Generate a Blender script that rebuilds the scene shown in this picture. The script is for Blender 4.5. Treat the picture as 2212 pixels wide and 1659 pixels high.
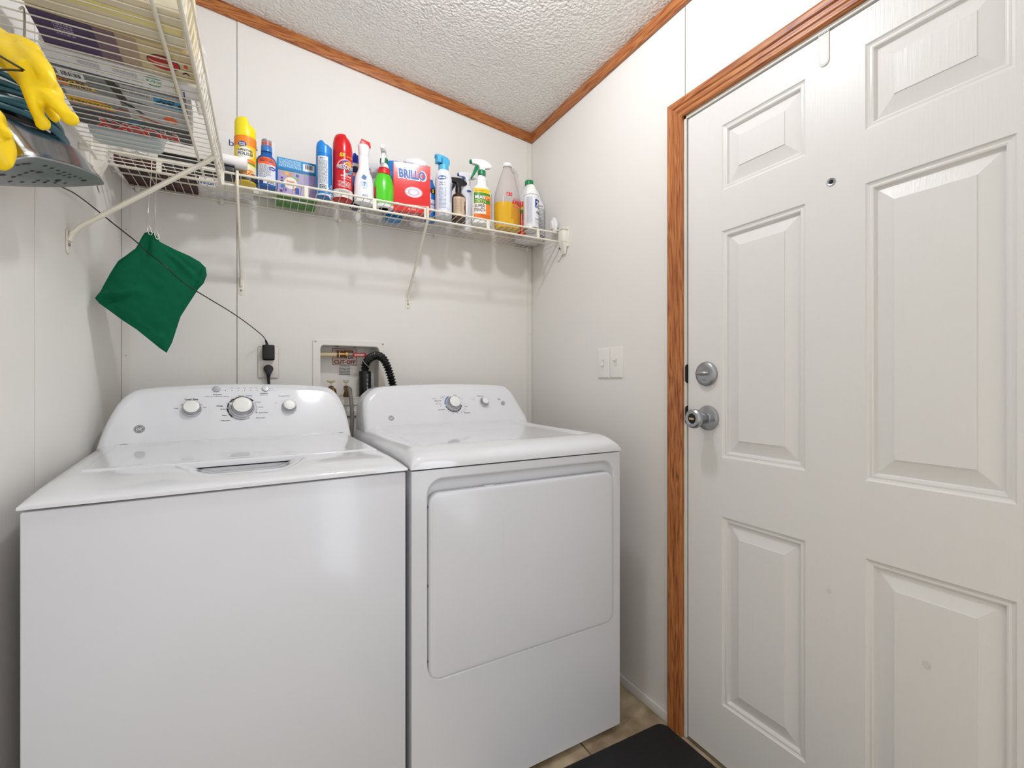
import bpy, bmesh, math, random
from mathutils import Vector, Matrix, noise
random.seed(7)
S = bpy.context.scene
for o in list(bpy.data.objects): bpy.data.objects.remove(o)
COL = S.collection
PI = math.pi
# ------------------------------------------------------------------ camera
cd = bpy.data.cameras.new('camera'); cam = bpy.data.objects.new('camera', cd); COL.objects.link(cam)
cd.sensor_width = 36; cd.lens = 36*1000/2212; cd.clip_start = .02
cam.location = (-1.162, -1.972, 1.105)
cam.rotation_euler = (PI/2, 0, -math.atan(.533))
S.camera = cam
# ------------------------------------------------------------------ view, world, lights
S.view_settings.view_transform = 'Standard'; S.view_settings.look = 'None'
S.view_settings.gamma = 1; S.view_settings.use_curve_mapping = False
S.view_settings.exposure = -0.06
W = bpy.data.worlds.new('world'); S.world = W; W.use_nodes = True
W.node_tree.nodes['Background'].inputs[0].default_value = (1.0, .93, .86, 1)
W.node_tree.nodes['Background'].inputs[1].default_value = .95
def area(name, loc, rot, sx, sy, power, col):
    l = bpy.data.lights.new(name, 'AREA'); l.shape = 'RECTANGLE'; l.size = sx; l.size_y = sy
    l.energy = power; l.color = col
    o = bpy.data.objects.new(name, l); COL.objects.link(o); o.location = loc; o.rotation_euler = rot
    return o
# added fill for bluish daylight, set in an unseen opening in the right wall, past the door and behind the camera
area('daylight_fill', (-.03, -2.80, 1.2), (PI/2, 0, PI/2), .85, 1.9, 23, (.80, .89, 1.0))
LAMP = (-.72, -1.0)
LAMP_STRENGTH = 240
# ------------------------------------------------------------------ materials
def lin(h):
    h = h.lstrip('#'); c = [int(h[i:i+2], 16)/255 for i in (0, 2, 4)]
    return tuple((v/12.92 if v <= .04045 else ((v+.055)/1.055)**2.4) for v in c)+(1,)
MC = {}
def mat(name, col, rough=.5, metal=0, bump=0, bscale=(40, 40, 40), coat=0, trans=0, vary=.03, vscale=6, ior=1.45, sss=0, spec=.5):
    if name in MC: return MC[name]
    m = bpy.data.materials.new(name); m.use_nodes = True; nt = m.node_tree; p = nt.nodes['Principled BSDF']
    c = lin(col)
    p.inputs['Roughness'].default_value = rough; p.inputs['Metallic'].default_value = metal
    p.inputs['Coat Weight'].default_value = coat; p.inputs['Transmission Weight'].default_value = trans
    p.inputs['IOR'].default_value = ior; p.inputs['Specular IOR Level'].default_value = spec
    tc = nt.nodes.new('ShaderNodeTexCoord'); n = nt.nodes.new('ShaderNodeTexNoise'); n.inputs['Scale'].default_value = vscale
    nt.links.new(tc.outputs['Object'], n.inputs['Vector'])
    mx = nt.nodes.new('ShaderNodeMix'); mx.data_type = 'RGBA'
    mx.inputs['A'].default_value = tuple(v*(1-vary) for v in c[:3])+(1,)
    mx.inputs['B'].default_value = tuple(min(1, v*(1+vary)) for v in c[:3])+(1,)
    nt.links.new(n.outputs['Fac'], mx.inputs['Factor']); nt.links.new(mx.outputs['Result'], p.inputs['Base Color'])
    if bump:
        mp = nt.nodes.new('ShaderNodeMapping'); mp.inputs['Scale'].default_value = bscale
        nt.links.new(tc.outputs['Object'], mp.inputs['Vector'])
        b = nt.nodes.new('ShaderNodeTexNoise'); b.inputs['Scale'].default_value = 1; b.inputs['Detail'].default_value = 4
        nt.links.new(mp.outputs['Vector'], b.inputs['Vector'])
        bn = nt.nodes.new('ShaderNodeBump'); bn.inputs['Strength'].default_value = bump; bn.inputs['Distance'].default_value = .002
        nt.links.new(b.outputs['Fac'], bn.inputs['Height']); nt.links.new(bn.outputs['Normal'], p.inputs['Normal'])
    MC[name] = m; return m
def oak(axis):
    name = 'oak_'+axis
    if name in MC: return MC[name]
    m = bpy.data.materials.new(name); m.use_nodes = True; nt = m.node_tree; p = nt.nodes['Principled BSDF']
    tc = nt.nodes.new('ShaderNodeTexCoord'); mp = nt.nodes.new('ShaderNodeMapping')
    sc = [1, 1, 1]; sc['xyz'.index(axis)] = .055
    mp.inputs['Scale'].default_value = sc
    nt.links.new(tc.outputs['Object'], mp.inputs['Vector'])
    n = nt.nodes.new('ShaderNodeTexNoise'); n.inputs['Scale'].default_value = 30; n.inputs['Detail'].default_value = 3; n.inputs['Distortion'].default_value = .35
    wv = nt.nodes.new('ShaderNodeMath'); wv.operation = 'MULTIPLY'; wv.inputs[1].default_value = 13
    fr = nt.nodes.new('ShaderNodeMath'); fr.operation = 'PINGPONG'; fr.inputs[1].default_value = .5
    nt.links.new(mp.outputs['Vector'], n.inputs['Vector']); nt.links.new(n.outputs['Fac'], wv.inputs[0]); nt.links.new(wv.outputs[0], fr.inputs[0])
    f = nt.nodes.new('ShaderNodeTexNoise'); f.inputs['Scale'].default_value = 260; f.inputs['Detail'].default_value = 2
    nt.links.new(mp.outputs['Vector'], f.inputs['Vector'])
    ad = nt.nodes.new('ShaderNodeMath'); ad.operation = 'ADD'; nt.links.new(fr.outputs[0], ad.inputs[0]); nt.links.new(f.outputs['Fac'], ad.inputs[1])
    r = nt.nodes.new('ShaderNodeValToRGB'); r.color_ramp.elements[0].position = .38; r.color_ramp.elements[1].position = .95
    r.color_ramp.elements[0].color = lin('#6a3014'); r.color_ramp.elements[1].color = lin('#bb7a42')
    e = r.color_ramp.elements.new(.55); e.color = lin('#9b5529')
    nt.links.new(ad.outputs[0], r.inputs['Fac']); nt.links.new(r.outputs['Color'], p.inputs['Base Color'])
    bn = nt.nodes.new('ShaderNodeBump'); bn.inputs['Strength'].default_value = .25; bn.inputs['Distance'].default_value = .001
    nt.links.new(ad.outputs[0], bn.inputs['Height']); nt.links.new(bn.outputs['Normal'], p.inputs['Normal'])
    p.inputs['Roughness'].default_value = .42
    MC[name] = m; return m
def popcorn():
    m = mat('popcorn_ceiling', '#f2f0eb', .9, vary=.03)
    nt = m.node_tree; p = nt.nodes['Principled BSDF']
    tc = nt.nodes.new('ShaderNodeTexCoord'); v = nt.nodes.new('ShaderNodeTexVoronoi'); v.inputs['Scale'].default_value = 115; v.feature = 'SMOOTH_F1'
    n = nt.nodes.new('ShaderNodeTexNoise'); n.inputs['Scale'].default_value = 70; n.inputs['Detail'].default_value = 4
    mxv = nt.nodes.new('ShaderNodeVectorMath'); mxv.operation = 'MULTIPLY_ADD'; mxv.inputs[1].default_value = (.012, .012, .012)
    nt.links.new(n.outputs['Color'], mxv.inputs[0]); nt.links.new(tc.outputs['Object'], mxv.inputs[2])
    nt.links.new(tc.outputs['Object'], n.inputs['Vector']); nt.links.new(mxv.outputs[0], v.inputs['Vector'])
    su = nt.nodes.new('ShaderNodeMath'); su.operation = 'SUBTRACT'; nt.links.new(n.outputs['Fac'], su.inputs[0]); nt.links.new(v.outputs['Distance'], su.inputs[1])
    bn = nt.nodes.new('ShaderNodeBump'); bn.inputs['Strength'].default_value = 1; bn.inputs['Distance'].default_value = .006
    nt.links.new(su.outputs[0], bn.inputs['Height']); nt.links.new(bn.outputs['Normal'], p.inputs['Normal'])
    return m
def floor_mat():
    m = bpy.data.materials.new('vinyl_tile_floor'); m.use_nodes = True; nt = m.node_tree; p = nt.nodes['Principled BSDF']
    tc = nt.nodes.new('ShaderNodeTexCoord'); b = nt.nodes.new('ShaderNodeTexBrick')
    b.offset = 0; b.inputs['Scale'].default_value = 1; b.inputs['Brick Width'].default_value = .305; b.inputs['Row Height'].default_value = .305
    b.inputs['Mortar Size'].default_value = .003; b.inputs['Mortar'].default_value = lin('#6a5a48')
    n = nt.nodes.new('ShaderNodeTexNoise'); n.inputs['Scale'].default_value = 9; n.inputs['Detail'].default_value = 6
    r = nt.nodes.new('ShaderNodeValToRGB'); r.color_ramp.elements[0].position = .35; r.color_ramp.elements[1].position = .7
    r.color_ramp.elements[0].color = lin('#8f7a60'); r.color_ramp.elements[1].color = lin('#d3c1a2')
    nt.links.new(tc.outputs['Object'], b.inputs['Vector']); nt.links.new(tc.outputs['Object'], n.inputs['Vector']); nt.links.new(n.outputs['Fac'], r.inputs['Fac'])
    nt.links.new(r.outputs['Color'], b.inputs['Color1']); nt.links.new(r.outputs['Color'], b.inputs['Color2'])
    nt.links.new(b.outputs['Color'], p.inputs['Base Color']); p.inputs['Roughness'].default_value = .4
    return m
def emit(name, col, st):
    m = bpy.data.materials.new(name); m.use_nodes = True; p = m.node_tree.nodes['Principled BSDF']
    p.inputs['Base Color'].default_value = lin(col); p.inputs['Emission Color'].default_value = lin(col); p.inputs['Emission Strength'].default_value = st
    return m
WALL = lambda: mat('wall_panel_paint', '#e8e5df', .5, bump=.10, bscale=(420, 420, 30), vary=.015, vscale=3)
WHITE = lambda: mat('white_plastic', '#ecebe6', .35)
ENAMEL = lambda: mat('white_enamel', '#e4e5e8', .07, coat=.3, vary=.006)
CABW = lambda: mat('cabinet_enamel', '#dddee3', .24, vary=.008, coat=.15)
WIRE = lambda: mat('cream_wire_coating', '#e8e2d2', .4)
BLACK = lambda: mat('black_plastic', '#141416', .4)
INK = lambda c='#2b2b33': mat('ink_'+c.strip('#'), c, .6, vary=0)
def paper(c, rough=.45): return mat('print_'+c.strip('#')+'_%d' % int(rough*100), c, rough, vary=.02)
# ------------------------------------------------------------------ mesh builder
class MB:
    def __init__(s): s.v = []; s.f = []; s.m = []; s.mats = []; s.sm = []
    def mi(s, m):
        if m not in s.mats: s.mats.append(m)
        return s.mats.index(m)
    def add(s, vs, fs, m, smooth=True, M=None, fn=None):
        k = len(s.v); i = s.mi(m)
        for p in vs:
            p = Vector(p)
            if fn: p = Vector(fn(p))
            if M: p = M @ p
            s.v.append(p)
        for f in fs: s.f.append([k+j for j in f]); s.m.append(i); s.sm.append(smooth)
        return s
    def build(s, name, parent=None, label=None, loc=None, rotz=0, sharp=35, mods=None):
        me = bpy.data.meshes.new(name); me.from_pydata([tuple(p) for p in s.v], [], s.f)
        for m in s.mats: me.materials.append(m)
        me.polygons.foreach_set('material_index', s.m); me.polygons.foreach_set('use_smooth', s.sm)
        me.update()
        try: me.set_sharp_from_angle(angle=math.radians(sharp))
        except Exception: pass
        o = bpy.data.objects.new(name, me); COL.objects.link(o)
        if parent: o.parent = parent
        if loc: o.location = loc
        o.rotation_euler[2] = rotz
        if label: o['label'] = label
        return o
def T(x=0, y=0, z=0): return Matrix.Translation((x, y, z))
def R(a, ax): return Matrix.Rotation(a, 4, ax)
def box(mb, x0, x1, y0, y1, z0, z1, m, bev=0, seg=2, M=None, fn=None):
    bm = bmesh.new(); bmesh.ops.create_cube(bm, size=1)
    for v in bm.verts: v.co = Vector(((x0+x1)/2+v.co.x*(x1-x0), (y0+y1)/2+v.co.y*(y1-y0), (z0+z1)/2+v.co.z*(z1-z0)))
    if bev: bmesh.ops.bevel(bm, geom=bm.edges[:], offset=bev, segments=seg, profile=.5, affect='EDGES')
    bm.verts.index_update()
    mb.add([v.co.copy() for v in bm.verts], [[v.index for v in f.verts] for f in bm.faces], m, bool(bev), M, fn); bm.free(); return mb
def lathe(mb, prof, m, seg=32, sx=1, sy=1, M=None, fn=None, caps=True):
    vs = []; fs = []
    for r, z in prof:
        for k in range(seg):
            a = 2*PI*k/seg; vs.append((r*math.cos(a)*sx, r*math.sin(a)*sy, z))
    for i in range(len(prof)-1):
        for k in range(seg):
            a, b = i*seg+k, i*seg+(k+1) % seg
            fs.append([a, b, b+seg, a+seg])
    if caps:
        if prof[0][0] > 1e-6: fs.append(list(range(seg))[::-1])
        if prof[-1][0] > 1e-6: fs.append([(len(prof)-1)*seg+k for k in range(seg)])
    return mb.add(vs, fs, m, True, M, fn)
def smooth_path(pts, n=8):
    P = [Vector(p) for p in pts]; out = []
    for i in range(len(P)-1):
        p0 = P[max(i-1, 0)]; p1 = P[i]; p2 = P[i+1]; p3 = P[min(i+2, len(P)-1)]
        for k in range(n):
            t = k/n
            out.append(.5*((2*p1)+(-p0+p2)*t+(2*p0-5*p1+4*p2-p3)*t*t+(-p0+3*p1-3*p2+p3)*t**3))
    out.append(P[-1]); return out
def tube(mb, pts, r, m, seg=10, closed=False, M=None, caps=True, flat=None):
    P = [Vector(p) for p in pts]; n = len(P); vs = []; fs = []
    rr = r if isinstance(r, (list, tuple)) else [r]*n
    up = None
    for i, p in enumerate(P):
        if closed: t = P[(i+1) % n]-P[i-1]
        else: t = P[min(i+1, n-1)]-P[max(i-1, 0)]
        t.normalize()
        if up is None:
            up = Vector((0, 0, 1)) if abs(t.z) < .9 else Vector((1, 0, 0))
        s = t.cross(up).normalized(); up = s.cross(t).normalized()
        fx, fy = flat if flat else (1, 1)
        for k in range(seg):
            a = 2*PI*k/seg; vs.append(p+s*(math.cos(a)*rr[i]*fx)+up*(math.sin(a)*rr[i]*fy))
    for i in range(n if closed else n-1):
        for k in range(seg):
            a, b = i*seg+k, i*seg+(k+1) % seg; c, d = ((i+1) % n)*seg+(k+1) % seg, ((i+1) % n)*seg+k
            fs.append([a, b, c, d])
    if caps and not closed: fs.append(list(range(seg))[::-1]); fs.append([(n-1)*seg+k for k in range(seg)])
    return mb.add(vs, fs, m, True, M)
def rod(mb, a, b, r, m, seg=8, M=None): return tube(mb, [a, b], r, m, seg, M=M)
def prism(mb, out, z0, z1, m, bev=0, M=None, smooth=False, seg=2):
    """outline in xy, extruded z0..z1"""
    bm = bmesh.new(); vs = [bm.verts.new((x, y, z0)) for x, y in out]; f = bm.faces.new(vs)
    r = bmesh.ops.extrude_face_region(bm, geom=[f]); bmesh.ops.translate(bm, verts=[g for g in r['geom'] if isinstance(g, bmesh.types.BMVert)], vec=(0, 0, z1-z0))
    bmesh.ops.recalc_face_normals(bm, faces=bm.faces[:])
    if bev:
        es = [e for e in bm.edges if abs(e.verts[0].co.z-e.verts[1].co.z) < 1e-9]
        bmesh.ops.bevel(bm, geom=es, offset=bev, segments=seg, profile=.5, affect='EDGES')
    bm.verts.index_update()
    mb.add([v.co.copy() for v in bm.verts], [[v.index for v in f.verts] for f in bm.faces], m, smooth or bool(bev), M); bm.free(); return mb
def rrect(x0, x1, y0, y1, r, n=6):
    out = []
    for cx, cy, a0 in ((x1-r, y1-r, 0), (x0+r, y1-r, 90), (x0+r, y0+r, 180), (x1-r, y0+r, 270)):
        for k in range(n+1):
            a = math.radians(a0+90*k/n); out.append((cx+r*math.cos(a), cy+r*math.sin(a)))
    return out
def disc(mb, cx, cy, rx, ry, z, m, M=None, fn=None, n=28):
    vs = [(cx, cy, z)]+[(cx+rx*math.cos(2*PI*k/n), cy+ry*math.sin(2*PI*k/n), z) for k in range(n)]
    return mb.add(vs, [[0, 1+k, 1+(k+1) % n] for k in range(n)], m, False, M, fn)
def quad(mb, x0, x1, y0, y1, z, m, M=None, fn=None, n=12):
    vs = []; fs = []
    for i in range(n+1):
        for yy in (y0, y1): vs.append((x0+(x1-x0)*i/n, yy, z))
    for i in range(n): fs.append([2*i, 2*i+2, 2*i+3, 2*i+1])
    return mb.add(vs, fs, m, fn is not None, M, fn)
_tc = {}
def text(mb, s, m, x=0, y=0, h=.01, w=None, z=.0004, bold=0, align='C', M=None, fn=None, rot=0, shear=0, sub=0):
    """flat letters in xy (x right, y up), h = cap height; baseline at y"""
    key = (s, bold, shear)
    if key not in _tc:
        c = bpy.data.curves.new('letters', 'FONT'); c.body = s; c.size = 1; c.offset = bold; c.resolution_u = 3; c.shear = shear
        o = bpy.data.objects.new('letters', c); COL.objects.link(o)
        dg = bpy.context.evaluated_depsgraph_get(); me = o.evaluated_get(dg).to_mesh()
        _tc[key] = ([v.co.copy() for v in me.vertices], [list(p.vertices) for p in me.polygons])
        o.evaluated_get(dg).to_mesh_clear(); bpy.data.objects.remove(o); bpy.data.curves.remove(c)
    vs, fs = _tc[key]
    if not vs: return mb
    x0 = min(v.x for v in vs); x1 = max(v.x for v in vs); y1 = max(v.y for v in vs); y0 = min(0, min(v.y for v in vs))
    k = h/.72; kx = k if w is None else w/(x1-x0)
    ww = (x1-x0)*kx
    off = {'C': -ww/2, 'L': 0, 'R': -ww}[align]
    cs, sn = math.cos(rot), math.sin(rot)
    out = []
    for v in vs:
        a = (v.x-x0)*kx+off; b = v.y*k
        out.append((x+a*cs-b*sn, y+a*sn+b*cs, z))
    return mb.add(out, fs, m, False, M, fn)
def scribble(mb, x0, x1, y0, y1, rows, m, z=.0004, M=None, fn=None, fill=.55):
    """rows of fine print too small to read, as short dashes"""
    st = (y1-y0)/rows
    for i in range(rows):
        y = y1-(i+.5)*st; x = x0
        while x < x1-.001:
            l = random.uniform(.002, .006); e = min(x+l, x1)
            quad(mb, x, e, y-st*fill/2, y+st*fill/2, z, m, M, fn, n=2); x = e+.0012
def bars(mb, x0, x1, y0, y1, m, z=.0006, M=None, fn=None):
    x = x0
    while x < x1:
        w = random.choice((.0006, .001, .0018)); quad(mb, x, min(x+w, x1), y0, y1, z, m, M, fn, n=1); x += w+random.choice((.0008, .0014))
def wrap(rx, ry=None, sh=0):
    """maps flat x,y(+z offset) onto an upright elliptic cylinder, front facing -y"""
    ry = ry or rx
    def f(p):
        a = p.x/((rx+ry)/2)+sh
        return ((rx+p.z)*math.sin(a), -(ry+p.z)*math.cos(a), p.y)
    return f
FRONT = R(PI/2, 'X')             # flat xy -> upright facing -y
def thing(name, label, cat, loc=(0, 0, 0), rotz=0, group=None):
    o = bpy.data.objects.new(name, None); o.empty_display_size = .05; COL.objects.link(o)
    o.location = loc; o.rotation_euler[2] = rotz; o['label'] = label; o['category'] = cat
    if group: o['group'] = group
    return o
def tag(o, label, cat, group=None):
    o['label'] = label; o['category'] = cat
    if group: o['group'] = group
    return o
def struct(o): o['kind'] = 'structure'; return o
def cells_with_holes(mb, us, vs, holes, m, place, smooth=False):
    """rectangular sheet over grid lines us x vs, skipping the cells inside holes"""
    us = sorted(set(us)); vs = sorted(set(vs)); idx = {}; V = []; F = []
    def vid(i, j):
        if (i, j) not in idx: idx[(i, j)] = len(V); V.append(place(us[i], vs[j], 0))
        return idx[(i, j)]
    for i in range(len(us)-1):
        for j in range(len(vs)-1):
            cu, cv = (us[i]+us[i+1])/2, (vs[j]+vs[j+1])/2
            if any(a < cu < b and c < cv < d for a, b, c, d in holes): continue
            F.append([vid(i, j), vid(i+1, j), vid(i+1, j+1), vid(i, j+1)])
    mb.add(V, F, m, smooth)
def ceil_z(x): return 2.335-.115*x
# ------------------------------------------------------------------ room shell
YR = -3.45
def shell():
    w = WALL(); dk = mat('seam_shadow_backing', '#a9a59b', .9)
    mb = MB(); box(mb, -1.75, .3, YR, .2, -.05, 0, floor_mat()); struct(mb.build('floor'))
    # back wall: two sheets of panelling with a 2 mm joint, opening for the washer supply box
    mb = MB(); hb = (-.973, -.74, 1.045, 1.262)
    for x0, x1 in ((-1.584, -1.2545), (-1.2525, 0)):
        us = [x0, x1]; vs = [0, 2.6]; hs = []
        if x0 > -1.3: us += [hb[0], hb[1]]; vs += [hb[2], hb[3]]; hs = [hb]
        us.append((x0+x1)/2)
        cells_with_holes(mb, us, vs, hs, w, lambda u, v, d: (u, 0, v))
        for xx in (x0, x1): mb.add([(xx, 0, 0), (xx, .004, 0), (xx, .004, 2.6), (xx, 0, 2.6)], [[0, 1, 2, 3]], w, False)
    cells_with_holes(mb, [-1.7, .1, hb[0], hb[1]], [0, 2.6, hb[2], hb[3]], [hb], dk, lambda u, v, d: (u, .004, v))
    cells_with_holes(mb, [-1.7, .1, hb[0], hb[1]], [0, 2.6, hb[2], hb[3]], [hb], dk, lambda u, v, d: (u, .10, v))
    box(mb, -1.2525, -1.2275, -.0018, .0003, .036, 2.47, w, .0006, 1)
    struct(mb.build('wall_back'))
    mb = MB()
    for y0, y1, zb in ((YR, -1.881, 0), (-1.879, -.66, 0), (-.658, 0, 0)):
        mb.add([(-1.584, y0, zb), (-1.584, y1, zb), (-1.584, y1, 2.6), (-1.584, y0, 2.6)], [[0, 1, 2, 3]], w, False)
        for yy in (y0, y1): mb.add([(-1.584, yy, 0), (-1.588, yy, 0), (-1.588, yy, 2.6), (-1.584, yy, 2.6)], [[0, 1, 2, 3]], w, False)
    box(mb, -1.69, -1.588, YR, .1, 0, 2.6, dk); box(mb, -1.5843, -1.5825, -.658, -.640, .036, 2.45, w, .0006, 1)
    struct(mb.build('wall_left'))
    mb = MB()
    mb2 = []
    for y0, y1, z0 in ((-.94, 0, 0), (-1.81, -.9475, 1.955), (-.9455, -.94, 1.955), (-2.36, -1.81, 0), (-3.24, -2.36, 2.16), (YR, -3.24, 0)):
        mb.add([(0, y0, z0), (0, y1, z0), (0, y1, 2.5), (0, y0, 2.5)], [[0, 1, 2, 3]], w, False)
        box(mb, .004, .1, y0-.001, y1+.001, z0, 2.5, dk)
    struct(mb.build('wall_right'))
    # wall behind the camera with a wide opening to the next room
    mb = MB(); 
    for x0, x1, z0 in ((-1.69, -1.55, 0), (-.45, .1, 0), (-1.55, -.45, 2.1)): box(mb, x0, x1, YR-.1, YR, z0, 2.7, w)
    struct(mb.build('wall_rear'))
    mb = MB(); n = 2
    mb.add([(-1.69, YR-.1, ceil_z(-1.69)), (.1, YR-.1, ceil_z(.1)), (.1, .1, ceil_z(.1)), (-1.69, .1, ceil_z(-1.69)),
            (-1.69, YR-.1, ceil_z(-1.69)+.05), (.1, YR-.1, ceil_z(.1)+.05), (.1, .1, ceil_z(.1)+.05), (-1.69, .1, ceil_z(-1.69)+.05)],
           [[3, 2, 1, 0], [4, 5, 6, 7], [0, 1, 5, 4], [1, 2, 6, 5], [2, 3, 7, 6], [3, 0, 4, 7]], popcorn(), False)
    struct(mb.build('ceiling'))
    # oak trim under the ceiling
    mb = MB(); a = math.atan(.115)
    M = T(0, 0, 2.335) @ R(a, 'Y')
    box(mb, -1.6, .0, -.012, 0, -.045, 0, oak('x'), .003, 2, M); struct(mb.build('trim_1'))
    mb = MB(); box(mb, -.012, 0, YR, -.0, 2.29, 2.336, oak('y'), .003, 2); struct(mb.build('trim_2'))
    mb = MB(); box(mb, -1.584, -1.572, YR, -.012, 2.47, 2.52, oak('y'), .003, 2); struct(mb.build('trim_3'))
    # thin white battens in the corners
    bt = mat('batten_paint', '#e2dfd8', .5)
    mb = MB(); box(mb, -.028, -.001, -.0035, 0, .036, 2.288, bt, .001, 1); struct(mb.build('trim_4'))
    mb = MB(); box(mb, -1.583, -1.561, -.0035, 0, .036, 2.42, bt, .001, 1); struct(mb.build('trim_5'))
    # nail heads on the panelling
    mb = MB(); nm = mat('nail_heads', '#8d877c', .5)
    for x, z in ((-1.572, 1.53), (-1.572, 1.44), (-1.572, 1.20), (-1.572, 1.62), (-.014, 2.25), (-.014, 1.60), (-.014, 1.35)):
        lathe(mb, [(.0016, 0), (.0012, .0006), (0, .0008)], nm, 8, M=T(x, -.0035, z) @ R(PI/2, 'X'))
    struct(mb.build('trim_6'))
    # baseboard
    bb = mat('white_baseboard', '#d8d5cf', .45)
    mb = MB(); box(mb, -.010, 0, -.886, -.001, 0, .034, bb, .003, 2); struct(mb.build('baseboard_right'))
    mb = MB(); box(mb, -1.584, -1.574, YR, -.001, 0, .034, bb, .003, 2); struct(mb.build('baseboard_left'))
    mb = MB(); box(mb, -1.574, -.01, -.010, 0, 0, .034, bb, .003, 2); struct(mb.build('baseboard_back'))
shell()
# ------------------------------------------------------------------ door, casing, jamb
DY0, DY1, DZ1 = -.957, -1.790, 1.929
def casing():
    prof = [(0, 0), (0, .011), (.004, .0145), (.009, .0145), (.012, .0115), (.017, .0115), (.020, .015), (.026, .015), (.029, .012), (.034, .012), (.038, .0165), (.050, .018), (.057, .015), (.058, 0)]
    yl, yr, zt = -.944, -1.803, 1.943
    def seg(P0, P1, o0, o1, m):
        # profile swept from P0 to P1; o0,o1 = offset vectors (unit outward incl. mitre) at the ends
        vs = []; fs = []; n = len(prof)
        for P, o in ((P0, o0), (P1, o1)):
            for w_, t_ in prof: vs.append((-t_, P[0]+o[0]*w_, P[1]+o[1]*w_))
        for i in range(n-1): fs.append([i, i+1, n+i+1, n+i])
        fs.append([0, n, 2*n-1, n-1]); fs.append(list(range(n))); fs.append([n+i for i in range(n)][::-1])
        return vs, fs
    for P0, P1, o0, o1, ax, nm in (((yl, 0), (yl, zt), (1, 0), (1, 1), 'z', 'trim_7'), ((yl, zt), (yr, zt), (1, 1), (-1, 1), 'y', 'trim_8'), ((yr, zt), (yr, 0), (-1, 1), (-1, 0), 'z', 'trim_9')):
        mb = MB(); vs, fs = seg(P0, P1, o0, o1, None); mb.add(vs, fs, oak(ax), True); struct(mb.build(nm, sharp=20))
    jm = mat('white_jamb_paint', '#e4e2db', .45); dk = mat('weatherstrip_grey', '#55534c', .8)
    mb = MB()
    box(mb, -.002, .09, -.9525, -.940, 0, 1.945, jm, .001, 1); box(mb, -.002, .09, -1.81, -1.7935, 0, 1.945, jm, .001, 1); box(mb, -.002, .09, -1.81, -.940, 1.9335, 1.957, jm, .001, 1)
    box(mb, .05, .06, -1.80, -.945, 0, 1.945, dk)
    box(mb, .006, .05, -.9565, -.9525, 0, 1.94, dk)
    j = struct(mb.build('trim_10'))
    sp = mat('dark_bronze_strike', '#3a332b', .45, .6)
    for z in (1.137, 1.008):
        m2 = MB(); prism(m2, rrect(-.020, .020, z-.029, z+.029, .010), 0, .0022, sp, 0, M=T(.012, -.9525, 0) @ Matrix(((1, 0, 0, 0), (0, 0, -1, 0), (0, 1, 0, 0), (0, 0, 0, 1))))
        m2.build('strike_plate', j, 'dark bronze strike plate')
casing()
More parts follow.
